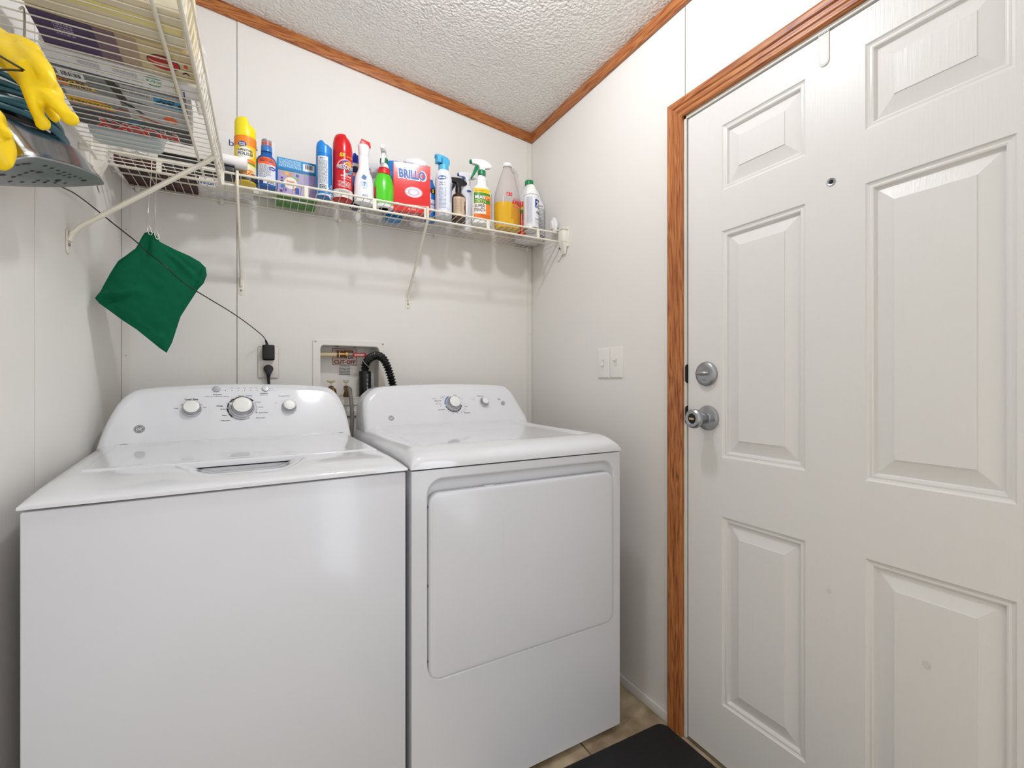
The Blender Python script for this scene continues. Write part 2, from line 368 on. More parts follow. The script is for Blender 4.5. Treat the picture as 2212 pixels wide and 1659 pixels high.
def door():
    dm = mat('door_paint', '#e4e2de', .36, bump=.22, bscale=(150, 230, 12), vary=.012, vscale=3)
    mb = MB()
    cols = [(-1.311, -1.077), (-1.672, -1.439)]; rows = [(.178, .722), (.893, 1.546), (1.663, 1.851)]
    holes = [(a, b, c, d) for a, b in cols for c, d in rows]
    us = [DY0, DY1]+[v for c in cols for v in c]; vs = [.008, DZ1]+[v for r_ in rows for v in r_]
    X0 = .002
    cells_with_holes(mb, us, vs, holes, dm, lambda u, v, d: (X0, u, v))
    rings = [(0, 0), (.003, .003), (.007, .0045), (.011, .0035), (.014, .0045), (.016, .010), (.018, .0120), (.0515, .0032), (.0525, .0015), (.056, .0015)]
    for a, b, c, d in holes:
        V = []; F = []
        for i, (ins, dep) in enumerate(rings):
            V += [(X0+dep, a+ins, c+ins), (X0+dep, b-ins, c+ins), (X0+dep, b-ins, d-ins), (X0+dep, a+ins, d-ins)]
            if i:
                for k in range(4): F.append([(i-1)*4+k, (i-1)*4+(k+1) % 4, i*4+(k+1) % 4, i*4+k])
        n = (len(rings)-1)*4; F.append([n, n+1, n+2, n+3])
        mb.add(V, F, dm, False)
    st = mat('door_smudges', '#d7d4ce', .5)
    for y, z, r in ((-1.365, .62, .006), (-1.545, .545, .006)): disc(mb, 0, 0, r, r, 0, st, T(X0-.0003, y, z) @ R(-PI/2, 'Y'))
    box(mb, X0+.012, .046, DY1, DY0, .008, DZ1, dm)
    for y in (DY0, DY1): mb.add([(X0, y, .008), (.02, y, .008), (.02, y, DZ1), (X0, y, DZ1)], [[0, 1, 2, 3]], dm, False)
    mb.add([(X0, DY0, DZ1), (.02, DY0, DZ1), (.02, DY1, DZ1), (X0, DY1, DZ1)], [[0, 1, 2, 3]], dm, False)
    d = struct(mb.build('door_1', sharp=20))
    ni = mat('satin_nickel', '#a9acb0', .32, .9); br = mat('pale_brass', '#c9b486', .3, .9)
    A = R(-PI/2, 'Y')           # local z -> -x (out of the door)
    def P(y, z): return T(X0, y, z) @ A
    # deadbolt
    mb = MB(); lathe(mb, [(.036, 0), (.037, .003), (.036, .008), (.032, .012), (.022, .0145), (0, .0155)], ni, 40, M=P(-1.027, 1.135))
    text(mb, 'Kwikset', INK('#6c6f74'), 0, 0, .0042, z=0, M=T(X0-.0157, -1.027, 1.115) @ Matrix(((0, 0, -1, 0), (-1, 0, 0, 0), (0, 1, 0, 0), (0, 0, 0, 1))))
    db = mb.build('deadbolt', d, 'satin nickel deadbolt with a turned thumb piece')
    mb = MB()
    lathe(mb, [(math.sin(PI*k/14), -math.cos(PI*k/14)) for k in range(1, 14)], ni, 24, M=T(X0-.017, -1.022, 1.137) @ Matrix.Diagonal((.0115, .0235, .0075, 1)))
    mb.build('thumb_turn', db)
    # knob
    mb = MB(); lathe(mb, [(.037, 0), (.0375, .003), (.036, .007), (.030, .010), (.018, .013), (.0165, .016)], ni, 40, M=P(-1.031, 1.004))
    kb = mb.build('door_knob', d, 'satin nickel door knob')
    mb = MB(); lathe(mb, [(.0140, .012), (.0138, .022), (.0165, .027), (.0175, .040), (.021, .049), (.0265, .054), (.0285, .060), (.0275, .067), (.023, .0715), (.0155, .0725), (.0135, .070), (.0130, .066), (0, .066)], ni, 40, M=P(-1.031, 1.004))
    mb.build('knob_grip', kb)
    mb = MB(); lathe(mb, [(.0128, .0662), (.0128, .0675), (0, .0675)], INK('#1b1b1b'), 24, M=P(-1.031, 1.004))
    box(mb, -.0035, .0035, -.0085, .0085, .067, .073, br, .0015, 2, M=P(-1.031, 1.004))
    mb.build('turn_button', kb, 'brass turn button in the knob')
    mb = MB(); lathe(mb, [(.0042, .0095), (.0042, .0112), (.0028, .0112), (.0028, .0102), (0, .0102)], mat('dark_recess_metal', '#2c2c2e', .5, .5), 16, M=P(-1.056, 1.000))
    mb.build('rose_screw', kb)
    mb = MB(); lathe(mb, [(.0095, -.003), (.0095, .0018), (.0085, .0022), (.006, .0016), (.0058, -.001)], ni, 28, M=P(-1.370, 1.576), caps=False)
    lathe(mb, [(.0060, -.0008), (.0045, .0004), (0, .0006)], mat('lens_glass_dark', '#101012', .05), 20, M=P(-1.370, 1.576))
    mb.build('peephole', d, 'small nickel peephole')
    return d
door()
def door_hook():
    m = mat('white_strap_plastic', '#e9e7e2', .3)
    mb = MB(); y0, y1 = -1.3665, -1.343; yc = (y0+y1)/2; hw = (y1-y0)/2
    out = [(yc-hw, 1.934), (yc-hw, 1.866)]+[(yc+hw*math.cos(a), 1.866+hw*math.sin(a)) for a in [PI+PI*k/10 for k in range(1, 10)]]+[(yc+hw, 1.866), (yc+hw, 1.934)]
    # outline in (y,z), extruded along -x
    M = Matrix(((0, 0, -1, .0015), (1, 0, 0, 0), (0, 1, 0, 0), (0, 0, 0, 1)))
    prism(mb, out, 0, .0022, m, .0006, M=M)
    box(mb, -.0007, .048, y0, y1, 1.9296, 1.9315, m)
    tag(mb.build('door_hook'), 'white strap of a hook hung over the top edge of the white door', 'hook')
door_hook()
def mat_on_floor():
    mb = MB(); prism(mb, rrect(-.62, -.022, -1.66, -.872, .03), 0, .008, mat('black_rubber', '#1a1a1b', .7, bump=.5, bscale=(300, 300, 300)), .003)
    tag(mb.build('doormat'), 'black rubber doormat corner on the tile floor in front of the door', 'doormat')
mat_on_floor()
# ------------------------------------------------------------------ ceiling lamp
def lamp():
    z = ceil_z(LAMP[0]); t = thing('ceiling_light', 'round white dome light fixed to the popcorn ceiling', 'ceiling light', (LAMP[0], LAMP[1], z))
    mb = MB(); lathe(mb, [(.095, .012), (.095, -.018), (.086, -.024), (.030, -.024)], WHITE(), 40); mb.build('fixture_base', t)
    mb = MB(); lathe(mb, [(.030, -.022), (.040, -.035), (.048, -.055), (.047, -.072), (.038, -.090), (.022, -.100), (0, -.104)], emit('lit_lamp_glass', '#f6f8ff', LAMP_STRENGTH), 40, caps=False); mb.build('glass_dome', t)
lamp()
# ------------------------------------------------------------------ wire shelves
DECK = 1.7725
def back_shelf():
    t = thing('wire_shelf', 'long cream wire shelf across the wall above the machines', 'shelf', (0, 0, 0))
    w = WIRE(); ws = MB(); yf = -.268; zu, zl = 1.7715, 1.731
    n = int(1.565/.0254); 
    for i in range(n+1):
        x = -.012-i*.0254
        pts = [(x, -.012, zu-.003), (x, yf+.006, zu-.003), (x, yf-.001, zu-.006)]
        tube(ws, pts, .0014, w, 6)
    ws.build('deck_wires', t)
    def rail(nm, y, z, r, x0=-1.578, x1=-.006):
        m = MB(); rod(m, (x0, y, z), (x1, y, z), r, w, 10); m.build(nm, t)
    rail('front_rail', yf, zu-.002, .0038); rail('front_rail', yf-.002, zl, .0040, -1.578, -.006)
    rail('under_rail', -.128, zu-.0075, .0028); rail('back_rail', -.012, zu-.0075, .0030, -1.56, -.012)
    for x in (-1.44, -1.04, -.815, -.625, -.365, -.128):
        m = MB(); box(m, x-.0065, x+.0065, yf-.004, yf, zl, zu-.002, w, .001, 1); m.build('lip_strut', t)
    # mid braces down to the wall
    for x in (-1.240, -.620):
        m = MB(); fl = .007 if x < -1 else .008
        tube(m, [(x, yf-.007, zu+.004), (x, yf-.009, zl-.004), (x, yf+.004, zl-.018), (x, -.016, 1.497), (x, -.007, 1.480), (x, -.004, 1.465)], [.0085, .0085, .0080, .0080, .0085, .008], w, 10, flat=(1, .6))
        b = m.build('support_brace', t)
        m = MB(); prism(m, rrect(x-.010, x+.010, -.026, .026, .009), 0, .0028, w, .0008, M=T(0, -.0005, 1.456) @ R(PI/2, 'X')); 
        lathe(m, [(.0042, 0), (.0036, .0022), (0, .0028)], mat('screw_steel', '#9b9b9b', .35, .8), 14, M=T(x, -.0034, 1.449) @ R(PI/2, 'X'))
        m.build('wall_foot', b)
    # end brackets
    pl = mat('cream_bracket_plastic', '#ebe7dc', .35)
    for x0, x1 in ((-.006, 0), (-1.584, -1.578)):
        m = MB()
        box(m, x0, x1, -.318, -.238, 1.702, 1.786, pl, .0015, 2)
        s = 1 if x0 > -1 else -1
        xa, xb = (-.030, -.004) if s > 0 else (-1.580, -1.554)
        box(m, xa, xb, -.315, -.278, 1.722, 1.776, pl, .002, 2); box(m, xa-.004*s, xb, -.320, -.240, 1.774, 1.779, pl, .001, 1)
        V = [(xa, -.313, 1.722), (xb, -.313, 1.722), (xb, -.281, 1.722), (xa, -.281, 1.722), (xb-.006, -.300, 1.674), (xb, -.300, 1.674), (xb, -.281, 1.674), (xb-.006, -.281, 1.674)] if s > 0 else [(xa, -.313, 1.722), (xb, -.313, 1.722), (xb, -.281, 1.722), (xa, -.281, 1.722), (xa, -.300, 1.674), (xa+.006, -.300, 1.674), (xa+.006, -.281, 1.674), (xa, -.281, 1.674)]
        m.add(V, [[0, 1, 5, 4], [1, 2, 6, 5], [2, 3, 7, 6], [3, 0, 4, 7], [4, 5, 6, 7], [3, 2, 1, 0]], pl, False)
        # long moulded arm of the bracket running back along the wall
        xs = x0 if s > 0 else x1-.004
        prism(m, [(-.305, 1.712), (-.25, 1.712), (-.235, 1.66), (-.245, 1.655), (-.262, 1.667)], 0, .004, pl, .0008, M=Matrix(((0, 0, 1, x0 if s > 0 else x1-.004), (1, 0, 0, 0), (0, 1, 0, 0), (0, 0, 0, 1))))
        m.build('end_bracket', t, 'white plastic end bracket')
    for x in (-1.54, -1.30, -.9, -.5, -.035):
        m = MB(); box(m, x-.006, x+.006, -.018, 0, zu-.020, zu-.001, pl, .003, 2); m.build('wall_clip', t)
    return t
back_shelf()
SHL = 1.7235    # top of the side shelf wires
def side_shelf():
    t = thing('wire_shelf', 'short cream wire shelf on the left wall, stacked with flat boxes', 'shelf', (0, 0, 0))
    w = WIRE(); y0, y1 = -1.62, -.300; z = SHL-.002; xf = -1.281
    m = MB(); n = int((y1-y0)/.0254)
    for i in range(n+1):
        y = y1-.003-i*.0254
        tube(m, [(-1.572 if y < -.33 else -1.545, y, z), (xf-.004, y, z), (xf, y, z+.004), (xf+.006, y, z+.040)], .0014, w, 6)
    m.build('deck_wires', t)
    def rail(nm, x, zz, r, a=y0, b=y1):
        mm = MB(); rod(mm, (x, a, zz), (x, b, zz), r, w, 10); mm.build(nm, t)
    rail('front_rail', xf-.002, z-.0045, .0042); rail('front_rail', xf+.0075, z+.040, .0026); rail('under_rail', -1.322, z-.0050, .0034, y0, -.345); rail('back_rail', -1.566, z-.0045, .0032, y0, -.332)
    mm = MB(); box(mm, xf-.002, xf+.008, y1-.004, y1, z-.006, z+.041, w, .001, 1); mm.build('lip_strut', t)
    for yy, top in ((-.497, 0), (-1.25, 0)):
        mm = MB(); tube(mm, [(xf-.003, yy, z-.004), (xf-.016, yy, z-.020), (-1.560, yy+.012, 1.487), (-1.574, yy+.014, 1.470), (-1.579, yy+.014, 1.45)], [.0085, .0085, .0085, .0085, .008], w, 10, flat=(1, .7))
        b = mm.build('support_brace', t)
        mm = MB(); prism(mm, rrect(-.009, .009, -.029, .029, .008), 0, .003, w, .0008, M=Matrix(((0, 0, 1, -1.5835), (1, 0, 0, yy+.014), (0, 1, 0, 1.449), (0, 0, 0, 1))))
        lathe(mm, [(.0042, 0), (.0036, .0022), (0, .0028)], mat('screw_steel', '#9b9b9b', .35, .8), 14, M=T(-1.580, yy+.014, 1.441) @ R(PI/2, 'Y'))
        mm.build('wall_foot', b)
    for y in (-.40, -.78, -1.2):
        mm = MB(); box(mm, -1.584, -1.562, y-.007, y+.007, z-.014, z+.004, mat('cream_bracket_plastic', '#ebe7dc', .35), .003, 2); mm.build('wall_clip', t)
side_shelf()
# ------------------------------------------------------------------ washer and dryer
def inset(out, d):
    n = len(out); res = []
    ar = sum(out[i][0]*out[(i+1) % n][1]-out[(i+1) % n][0]*out[i][1] for i in range(n)); sg = 1 if ar > 0 else -1
    for i in range(n):
        a, b = out[i-1], out[(i+1) % n]; tx, ty = b[0]-a[0], b[1]-a[1]; l = math.hypot(tx, ty) or 1
        res.append((out[i][0]-sg*ty/l*d, out[i][1]+sg*tx/l*d))
    return res
def inset_open(out, d):
    n = len(out); res = []
    for i in range(n):
        a, b = out[max(i-1, 0)], out[min(i+1, n-1)]; tx, ty = b[0]-a[0], b[1]-a[1]; l = math.hypot(tx, ty) or 1
        res.append((out[i][0]+ty/l*d, out[i][1]-tx/l*d))
    return res
def face_matrix(y0, z0, k):
    n = math.hypot(1, k)
    return Matrix(((1, 0, 0, 0), (0, k/n, -1/n, y0), (0, 1/n, k/n, z0), (0, 0, 0, 1)))
def console(t, out, y0, z0, k, yback, m, prints):
    M = face_matrix(y0, z0, k); n = math.hypot(1, k)
    P = [(p.x, p.y) for p in smooth_path([(x, s, 0) for x, s in out], 6)]
    mb = MB(); V = []; F = []; N = len(P); r = .020
    for ins, dep in [(r, 0)]+[(r*(1-math.sin(a)), r*(1-math.cos(a))) for a in [math.radians(q) for q in (12, 25, 38, 52, 66, 80, 90)]]:
        for x, s in inset_open(P, ins):
            q = M @ Vector((x, s, 0)); V.append((q.x, q.y+dep*1.0, q.z-dep*0))
    rows = 8
    for x, s in P:
        q = M @ Vector((x, s, 0)); V.append((q.x, max(yback, q.y+.02), q.z))
    for i in range(rows):
        for j in range(N-1): F.append([i*N+j, i*N+j+1, (i+1)*N+j+1, (i+1)*N+j])
    F.append([rows*N+j for j in range(N)])
    mb.add([V[j] for j in range(N)], [list(range(N))[::-1]], m, False)
    mb.add(V, F, m, True)
    prints(mb, M)
    return mb.build('console', t, sharp=40)
def monogram(mb, M, x, s, r, m):
    pl = mat('badge_pale', '#e3e3e6', .4); disc(mb, x, s, r, r, .0004, m, M, n=40)
    for rr in (r*.86,):
        vs = []; n = 40
        for k in range(n):
            a = 2*PI*k/n; b = rr+r*.035*math.sin(a*12)
            for q in (b, b-.0005): vs.append((x+q*math.cos(a), s+q*math.sin(a), .0006))
        mb.add(vs, [[2*k, (2*k+2) % (2*n), (2*k+3) % (2*n), 2*k+1] for k in range(n)], pl, False, M)
    text(mb, 'GE', pl, x, s-r*.33, r*.66, r*1.10, .0007, .03, M=M, shear=.3)
    for a0 in range(45, 405, 90):
        vs = []
        for k in range(9):
            a = math.radians(a0-18+k*4.5); q = r*(.60+.10*math.sin(k/8*PI)); vs += [(x+q*math.cos(a), s+q*math.sin(a), .0007), (x+q*1.09*math.cos(a), s+q*1.09*math.sin(a), .0007)]
        mb.add(vs, [[2*k, 2*k+2, 2*k+3, 2*k+1] for k in range(8)], pl, False, M)
def arc(mb, M, x, s, r0, r1, a0, a1, m, z=.0005):
    n = max(3, int(abs(a1-a0)/6)); vs = []
    for k in range(n+1):
        a = math.radians(a0+(a1-a0)*k/n)
        for q in (r0, r1): vs.append((x+q*math.cos(a), s+q*math.sin(a), z))
    mb.add(vs, [[2*k, 2*k+2, 2*k+3, 2*k+1] for k in range(n)], m, False, M)
def knob(t, nm, M, x, s, rb, rc, h, tick=135, label=None):
    ch = mat('chrome', '#a8a9ad', .10, 1, vary=0); wc = mat('white_knob_cap', '#eeede9', .3); gr = mat('silver_plastic', '#cfd0d3', .18, .6)
    MM = M @ T(x, s, 0)
    mb = MB(); lathe(mb, [(rb, 0), (rb*1.0, .003), (rb*.98, .007), (rb*.94, h*.36), (rb*.90, h*.44)], gr, 44, M=MM)
    k = mb.build(nm, t, label)
    mb = MB(); lathe(mb, [(rb*.90, h*.44), (rb*.86, h*.48), (rc*1.12, h*.80), (rc*1.05, h*.95), (rc*1.02, h), (rc, h*.985)], ch, 44, M=MM, caps=False)
    mb.build('chrome_rim', k, 'polished chrome rim')
    mb = MB(); lathe(mb, [(rc, h*.985), (rc*.97, h*1.0), (rc*.6, h*1.012), (0, h*1.016)], wc, 44, M=MM, caps=False)
    mb.build('knob_cap', k, 'white centre cap')
    a = math.radians(tick); mb = MB()
    box(mb, rc*.98, rb*1.02, -.0018, .0018, h*.55, h*.93, wc, .0006, 1, M=MM @ R(a, 'Z')); mb.build('pointer', k)
    return k
def deck_grid(mb, w, yd, fn, m, nx=70, ny=70, ov=.003):
    def sp(n, L, front, back):
        # finer near the rounded ends
        return [L*(.5-.5*math.cos(PI*i/n)) if back else L*(1-math.cos(PI/2*i/n)) for i in range(n+1)]
    xs = sp(nx, w, 1, 1); ys = sp(ny, yd, 1, 0); V = []; F = []
    for y in ys:
        for x in xs: V.append((x, y, fn(x, y)))
    k = nx+1
    for j in range(ny):
        for i in range(nx): F.append([j*k+i, j*k+i+1, (j+1)*k+i+1, (j+1)*k+i])
    b = len(V); ring = [i for i in range(k)]+[j*k+nx for j in range(1, ny+1)]+[ny*k+i for i in range(nx-1, -1, -1)]+[j*k for j in range(ny-1, 0, -1)]
    for i in ring: V.append((V[i][0], V[i][1], .8925))
    R_ = len(ring)
    for q in range(R_): F.append([ring[q], b+q, b+(q+1) % R_, ring[(q+1) % R_]])
    F.append([b+q for q in range(R_)])
    mb.add(V, F, m, True)
def gq(a, r): return 1 if a >= r else math.sqrt(max(0, 1-(1-a/r)**2))
def ss(a, b, x):
    t = min(1, max(0, (x-a)/(b-a))); return t*t*(3-2*t)
def washer():
    w = .680; t = thing('washing_machine', 'white top-load washing machine with three round knobs on its console', 'washing machine', (-1.53, -.899, 0), math.radians(4.6))
    cw = CABW(); en = ENAMEL()
    mb = MB(); box(mb, .003, w-.003, .004, .635, .02, .8885, cw, .004, 2); mb.build('cabinet', t)
    for x in (.05, w-.05):
        for y in (.06, .58): mb = MB(); lathe(mb, [(.022, 0), (.022, .012), (.01, .014), (.01, .022)], BLACK(), 16, M=T(x, y, 0)); mb.build('levelling_foot', t)
    def base(x, y):
        zt = .919+.042*y
        g = (gq(y, .13)*gq(min(x, w-x), .050))**.85
        return .897+(zt-.897)*g
    def fn(x, y):
        z = base(x, y)
        m = ss(.205, .285, x)*(1-ss(.40, .475, x))*ss(.022, .095, y)*(1-ss(.20, .23, y))
        m2 = ss(.07, .17, y)
        z -= m*(.008+.016*m2)
        return z
    mb = MB(); deck_grid(mb, w, .635, fn, en, 96, 96); mb.build('top_panel', t)
    # lid
    x0, x1, ya, yb = .050, .652, .166, .512; mb = MB(); nx, ny = 60, 40; V = []; F = []
    for j in range(ny+1):
        for i in range(nx+1):
            u, v = i/nx, j/ny
            ee = [0, .0015, .003, .006]
            x = x0+(x1-x0)*u; y = ya+(yb-ya)*v
            if i < 4: x = x0+ee[i]
            if i > nx-4: x = x1-ee[nx-i]
            if j < 4: y = ya+ee[j]
            if j > ny-4: y = yb-ee[ny-j]
            x += (.5-u)*.016*v
            e = min(x-x0, x1-x, y-ya, yb-y, .004); e = max(0, min(i, nx-i, j, ny-j))
            z = .9185+.042*y+.0035+[-.0035, -.0012, -.0003, 0][min(3, e)]
            z -= .0022*ss(.012, .03, min(x-x0, x1-x))*ss(.010, .03, y-ya)*(1-ss(.02, .0, yb-y))
            V.append((x, y, z))
    k = nx+1
    for j in range(ny):
        for i in range(nx): F.append([j*k+i, j*k+i+1, (j+1)*k+i+1, (j+1)*k+i])
    b = len(V)
    for i in range(nx+1): V.append((V[i][0], V[i][1]+.002, V[i][2]-.0105))
    for i in range(nx): F.append([i, b+i, b+i+1, i+1])
    b2 = len(V)
    for i in range(nx+1): V.append((V[i][0], V[i][1]+.05, V[i][2]-.0105))
    for i in range(nx): F.append([b+i, b2+i, b2+i+1, b+i+1])
    mb.add(V, F, en, True); lid = mb.build('lid', t, sharp=50)
    mb = MB(); box(mb, .215, .465, .1760, .22, .895, .9115, en); mb.build('scoop_wall', t); mb = MB(); lid_shade = mat('gap_shade', '#121214', .9); box(mb, .228, .452, .1735, .22, .9115, .9172, lid_shade); mb.build('lid_slot_shade', t, 'black strip painted as the shade under the lid edge')  # black box put in for the shade in the slot under the lid
    for x in (.074, .634): mb = MB(); box(mb, x-.008, x+.008, .505, .511, .940, .9436, BLACK(), .001, 1); mb.build('lid_hinge', lid)
    k_ = INK(); kb = mat('print_blue', '#2f6ea8', .6); gy = mat('print_grey', '#8a8a90', .6)
    z0 = .94
    def c(a, b_): return (.352+a*.00122, (1.029+b_*.00144-z0)*1.151)     # offsets from the big dial
    def prints(mb, M):
        def tx(s, a, b_, h, m=k_, w_=None, bold=.01, al='C'):
            x, q = c(a, b_); text(mb, s, m, x, q, h, w_, .0005, bold, al, M)
        tx('Load Size', -108, 19, .0058, w_=.033, bold=.025)
        tx('Small', -138, 2, .0032); tx('Med', -125, 9, .0032); tx('Large', -90, 9, .0032); tx('Super', -80, 3, .0032)
        tx('Deep Rinse', -54, 29, .0036, bold=.02); tx('Select when adding fabric softener', -54, 25.4, .0024, w_=.064)
        for i, s in enumerate(('Fill', 'Soak', 'Wash', 'Rinse', 'Spin')):
            a = -22+i*14.2; tx(s, a, 43, .0030, gy); x, q = c(a, 38.5); disc(mb, x, q, .0013, .0013, .0005, k_, M)
        x, q = c(-36, 38.5); disc(mb, x, q, .0014, .0014, .0005, k_, M)
        x, q = c(-41, 38.5); quad(mb, x-.005, x+.004, q-.0002, q+.0002, .0005, gy, M, n=1)
        tx('Start/Pause', 51, 30.5, .0034, bold=.02); tx('Hold 3 secs to Stop', 51, 27.4, .0022)
        for b_, s in ((43, 'Pause'), (38, 'Lid Locked')):
            x, q = c(65, b_-.3); disc(mb, x, q, .0012, .0012, .0005, k_, M); tx(s, 68, b_-1.4, .0026, gy, al='L')
        tx('Temperature', 99, 24, .0050, gy, w_=.036, bold=.01)
        tx('Tap', 78, 11, .0024, gy); tx('Cold', 78, 8.3, .0024, gy); tx('Cool', 118, 9.5, .0024, gy, al='L'); tx('Colors', 122, -2.5, .0024, gy, al='L'); tx('Warm', 121, -9, .0026, gy, al='L'); tx('Hot', 117, -14.5, .0026, gy, al='L')
        tx('Medium', -2, 25.5, .0036, bold=.02); tx('Colors', 16, 25.5, .0048, kb, bold=.02)
        tx('Light', 13, 19.5, .0034, al='L'); tx('Heavy', -15, 18.5, .0034, al='R'); tx('Light', -27, 10, .0036, al='R'); tx('Whites', -42, 4.5, .0042, bold=.04, al='R')
        tx('Medium', -34, -1.8, .0036, bold=.02, al='R'); tx('Heavy', -34, -15, .0036, bold=.02, al='R'); tx('Bulky Items', -27, -25.5, .0038, bold=.02, al='R')
        tx('Delicates', 29, 11.5, .0034, al='L'); tx('Casuals', 36, .8, .0034, al='L'); tx('Speed Wash', 37, -11.5, .0036, bold=.01, al='L'); tx('Drain & Spin', 30, -22.5, .0036, bold=.01, al='L')
        x, q = c(0, 0)
        arc(mb, M, x, q, .037, .0415, 38, 232, k_); arc(mb, M, x, q, .038, .0405, 236, 300, gy); arc(mb, M, x, q, .038, .0405, -28, 30, mat('print_pale_grey', '#b9bac2', .6))
        for a in (60, 90, 120, 150, 178, 205, 228): disc(mb, x+.0393*math.cos(math.radians(a)), q+.0393*math.sin(math.radians(a)), .0013, .0013, .0009, paper('#f0f0f0'), M)
        x2, q2 = c(32, -10); arc(mb, M, x2, q2, .0012, .0021, 0, 360, k_)
        monogram(mb, M, .102, (.979-z0)*1.151, .0125, mat('badge_silver_print', '#8f9094', .35, .4))
    out = [(.010, -.03), (.018, .02), (.030, .07), (.046, .115), (.066, .148), (.100, .168), (.20, .178), (.345, .1845), (.49, .182), (.592, .176), (.624, .166), (.645, .142), (.661, .10), (.668, .06), (.672, .02), (.674, -.03)]
    cs = console(t, [(x, q*1.030) for x, q in out], .53, z0, .57, .635, en, prints)
    M = face_matrix(.53, z0, .57)
    x, q = c(0, 0); knob(t, 'cycle_dial', M, x, q, .0345, .0255, .026, 170, 'large silver cycle dial with a white cap')
    knob(t, 'load_size_knob', M, .2215, (1.0285-z0)*1.151, .0255, .0195, .022, 45); knob(t, 'temperature_knob', M, .485, (1.0285-z0)*1.151, .0225, .0175, .022, 40)
    for x, zz in ((.284, 1.0885), (.419, 1.0890)):
        mb = MB(); lathe(mb, [(.0105, 0), (.0105, .003), (.0092, .0042), (0, .0046)], mat('grey_button', '#aeb0b3', .35, .3), 28, M=M @ T(x, (zz-z0)*1.151, 0)); mb.build('push_button', t, 'round grey push button')
washer()
def dryer():
    w = .688; t = thing('clothes_dryer', 'white front-load dryer with a wide flat door, standing right of the washer', 'dryer', (-.847, -.853, 0), math.radians(1.8))
    cw = CABW(); en = ENAMEL()
    for x in (.05, w-.05):
        for y in (.06, .6): mb = MB(); lathe(mb, [(.022, 0), (.022, .012), (.01, .014), (.01, .022)], BLACK(), 16, M=T(x, y, 0)); mb.build('levelling_foot', t)
    # cabinet with the door recess
    mb = MB(); x0, x1, z0, z1, yf, yb = .003, w-.003, .02, .8885, .003, .70
    rec = rrect(.040, .662, .352, .868, .045, 8)
    bm = bmesh.new(); o = [bm.verts.new((x, yf, z)) for x, z in ((x0, z0), (x1, z0), (x1, z1), (x0, z1))]; r_ = [bm.verts.new((x, yf, z)) for x, z in rec]
    es = [bm.edges.new((o[i], o[(i+1) % 4])) for i in range(4)]+[bm.edges.new((r_[i], r_[(i+1) % len(r_)])) for i in range(len(r_))]
    bmesh.ops.triangle_fill(bm, edges=es, use_beauty=True, use_dissolve=False); bm.verts.index_update()
    mb.add([v.co.copy() for v in bm.verts], [[v.index for v in f.verts] for f in bm.faces], cw, True); bm.free()
    V = []; F = []; N = len(rec)
    rings = [(0, 0), (.0015, .0004), (.004, .0025), (.006, .007), (.009, .013), (.014, .018), (.022, .020)]
    for ins, dep in rings: V += [(x, yf+dep, z) for x, z in inset(rec, ins)]
    for i in range(len(rings)-1):
        for j in range(N): F.append([i*N+j, i*N+(j+1) % N, (i+1)*N+(j+1) % N, (i+1)*N+j])
    F.append([(len(rings)-1)*N+j for j in range(N)]); mb.add(V, F, cw, True)
    mb.add([(x0, yf, z0), (x1, yf, z0), (x1, yf, z1), (x0, yf, z1), (x0, yb, z0), (x1, yb, z0), (x1, yb, z1), (x0, yb, z1)], [[0, 4, 5, 1], [1, 5, 6, 2], [2, 6, 7, 3], [3, 7, 4, 0], [4, 7, 6, 5]], cw, False)
    mb.build('cabinet', t)
    # door
    d = rrect(.0475, .6560, .3565, .8290, .030, 8); mb = MB(); V = []; F = []; N = len(d)
    rg = [(0, .019), (0, .006), (.0008, .003), (.0028, .0008), (.006, 0), (.012, -.0006)]
    for ins, y in rg: V += [(x, y-.001, z) for x, z in inset(d, ins)]
    for i in range(len(rg)-1):
        for j in range(N): F.append([i*N+j, i*N+(j+1) % N, (i+1)*N+(j+1) % N, (i+1)*N+j])
    F.append([(len(rg)-1)*N+j for j in range(N)]); mb.add(V, F, cw, True)
    sc = mat('scratch_mark', '#c9c8cc', .6)
    mb.add([(.2585, -.0018, .60), (.2591, -.0018, .60), (.2591, -.0018, .745), (.2585, -.0018, .745)], [[0, 1, 2, 3]], sc, False)
    dr = mb.build('door', t)
    for z in (.795, .595, .405):
        mb = MB(); lathe(mb, [(.0035, 0), (.003, .002), (0, .0025)], mat('screw_dark', '#222', .5, .5) if False else INK('#26262a'), 10, M=T(.0475, .0105, z) @ R(-PI/2, 'Y')); mb.build('hinge_screw', dr)
    mb = MB(); box(mb, .205, .235, .006, .014, .8285, .8315, cw, .0008, 1); mb.build('door_catch', dr)
    def fn(x, y):
        zt = .9400+.012*y; e = min(x, w-x)
        z = .897+(zt-.897)*gq(y, .085)**.8*gq(e, .036)**.8
        z -= .0060*ss(.035, .075, e)*ss(.07, .13, y)
        if y > .40 and .02 < x < w-.02:
            q = min(1, (y-.40)/.16); z += .016*q*q*ss(.02, .06, e)
        return z
    mb = MB(); deck_grid(mb, w, .70, fn, en, 80, 90); mb.build('top_panel', t)
    k_ = INK(); kb = mat('print_blue', '#2f6ea8', .6); gy = mat('print_grey', '#8a8a90', .6); zz0 = .95
    def c(a, b_): return (.357+a*.00195, (1.027+b_*.00147-zz0)*1.118)
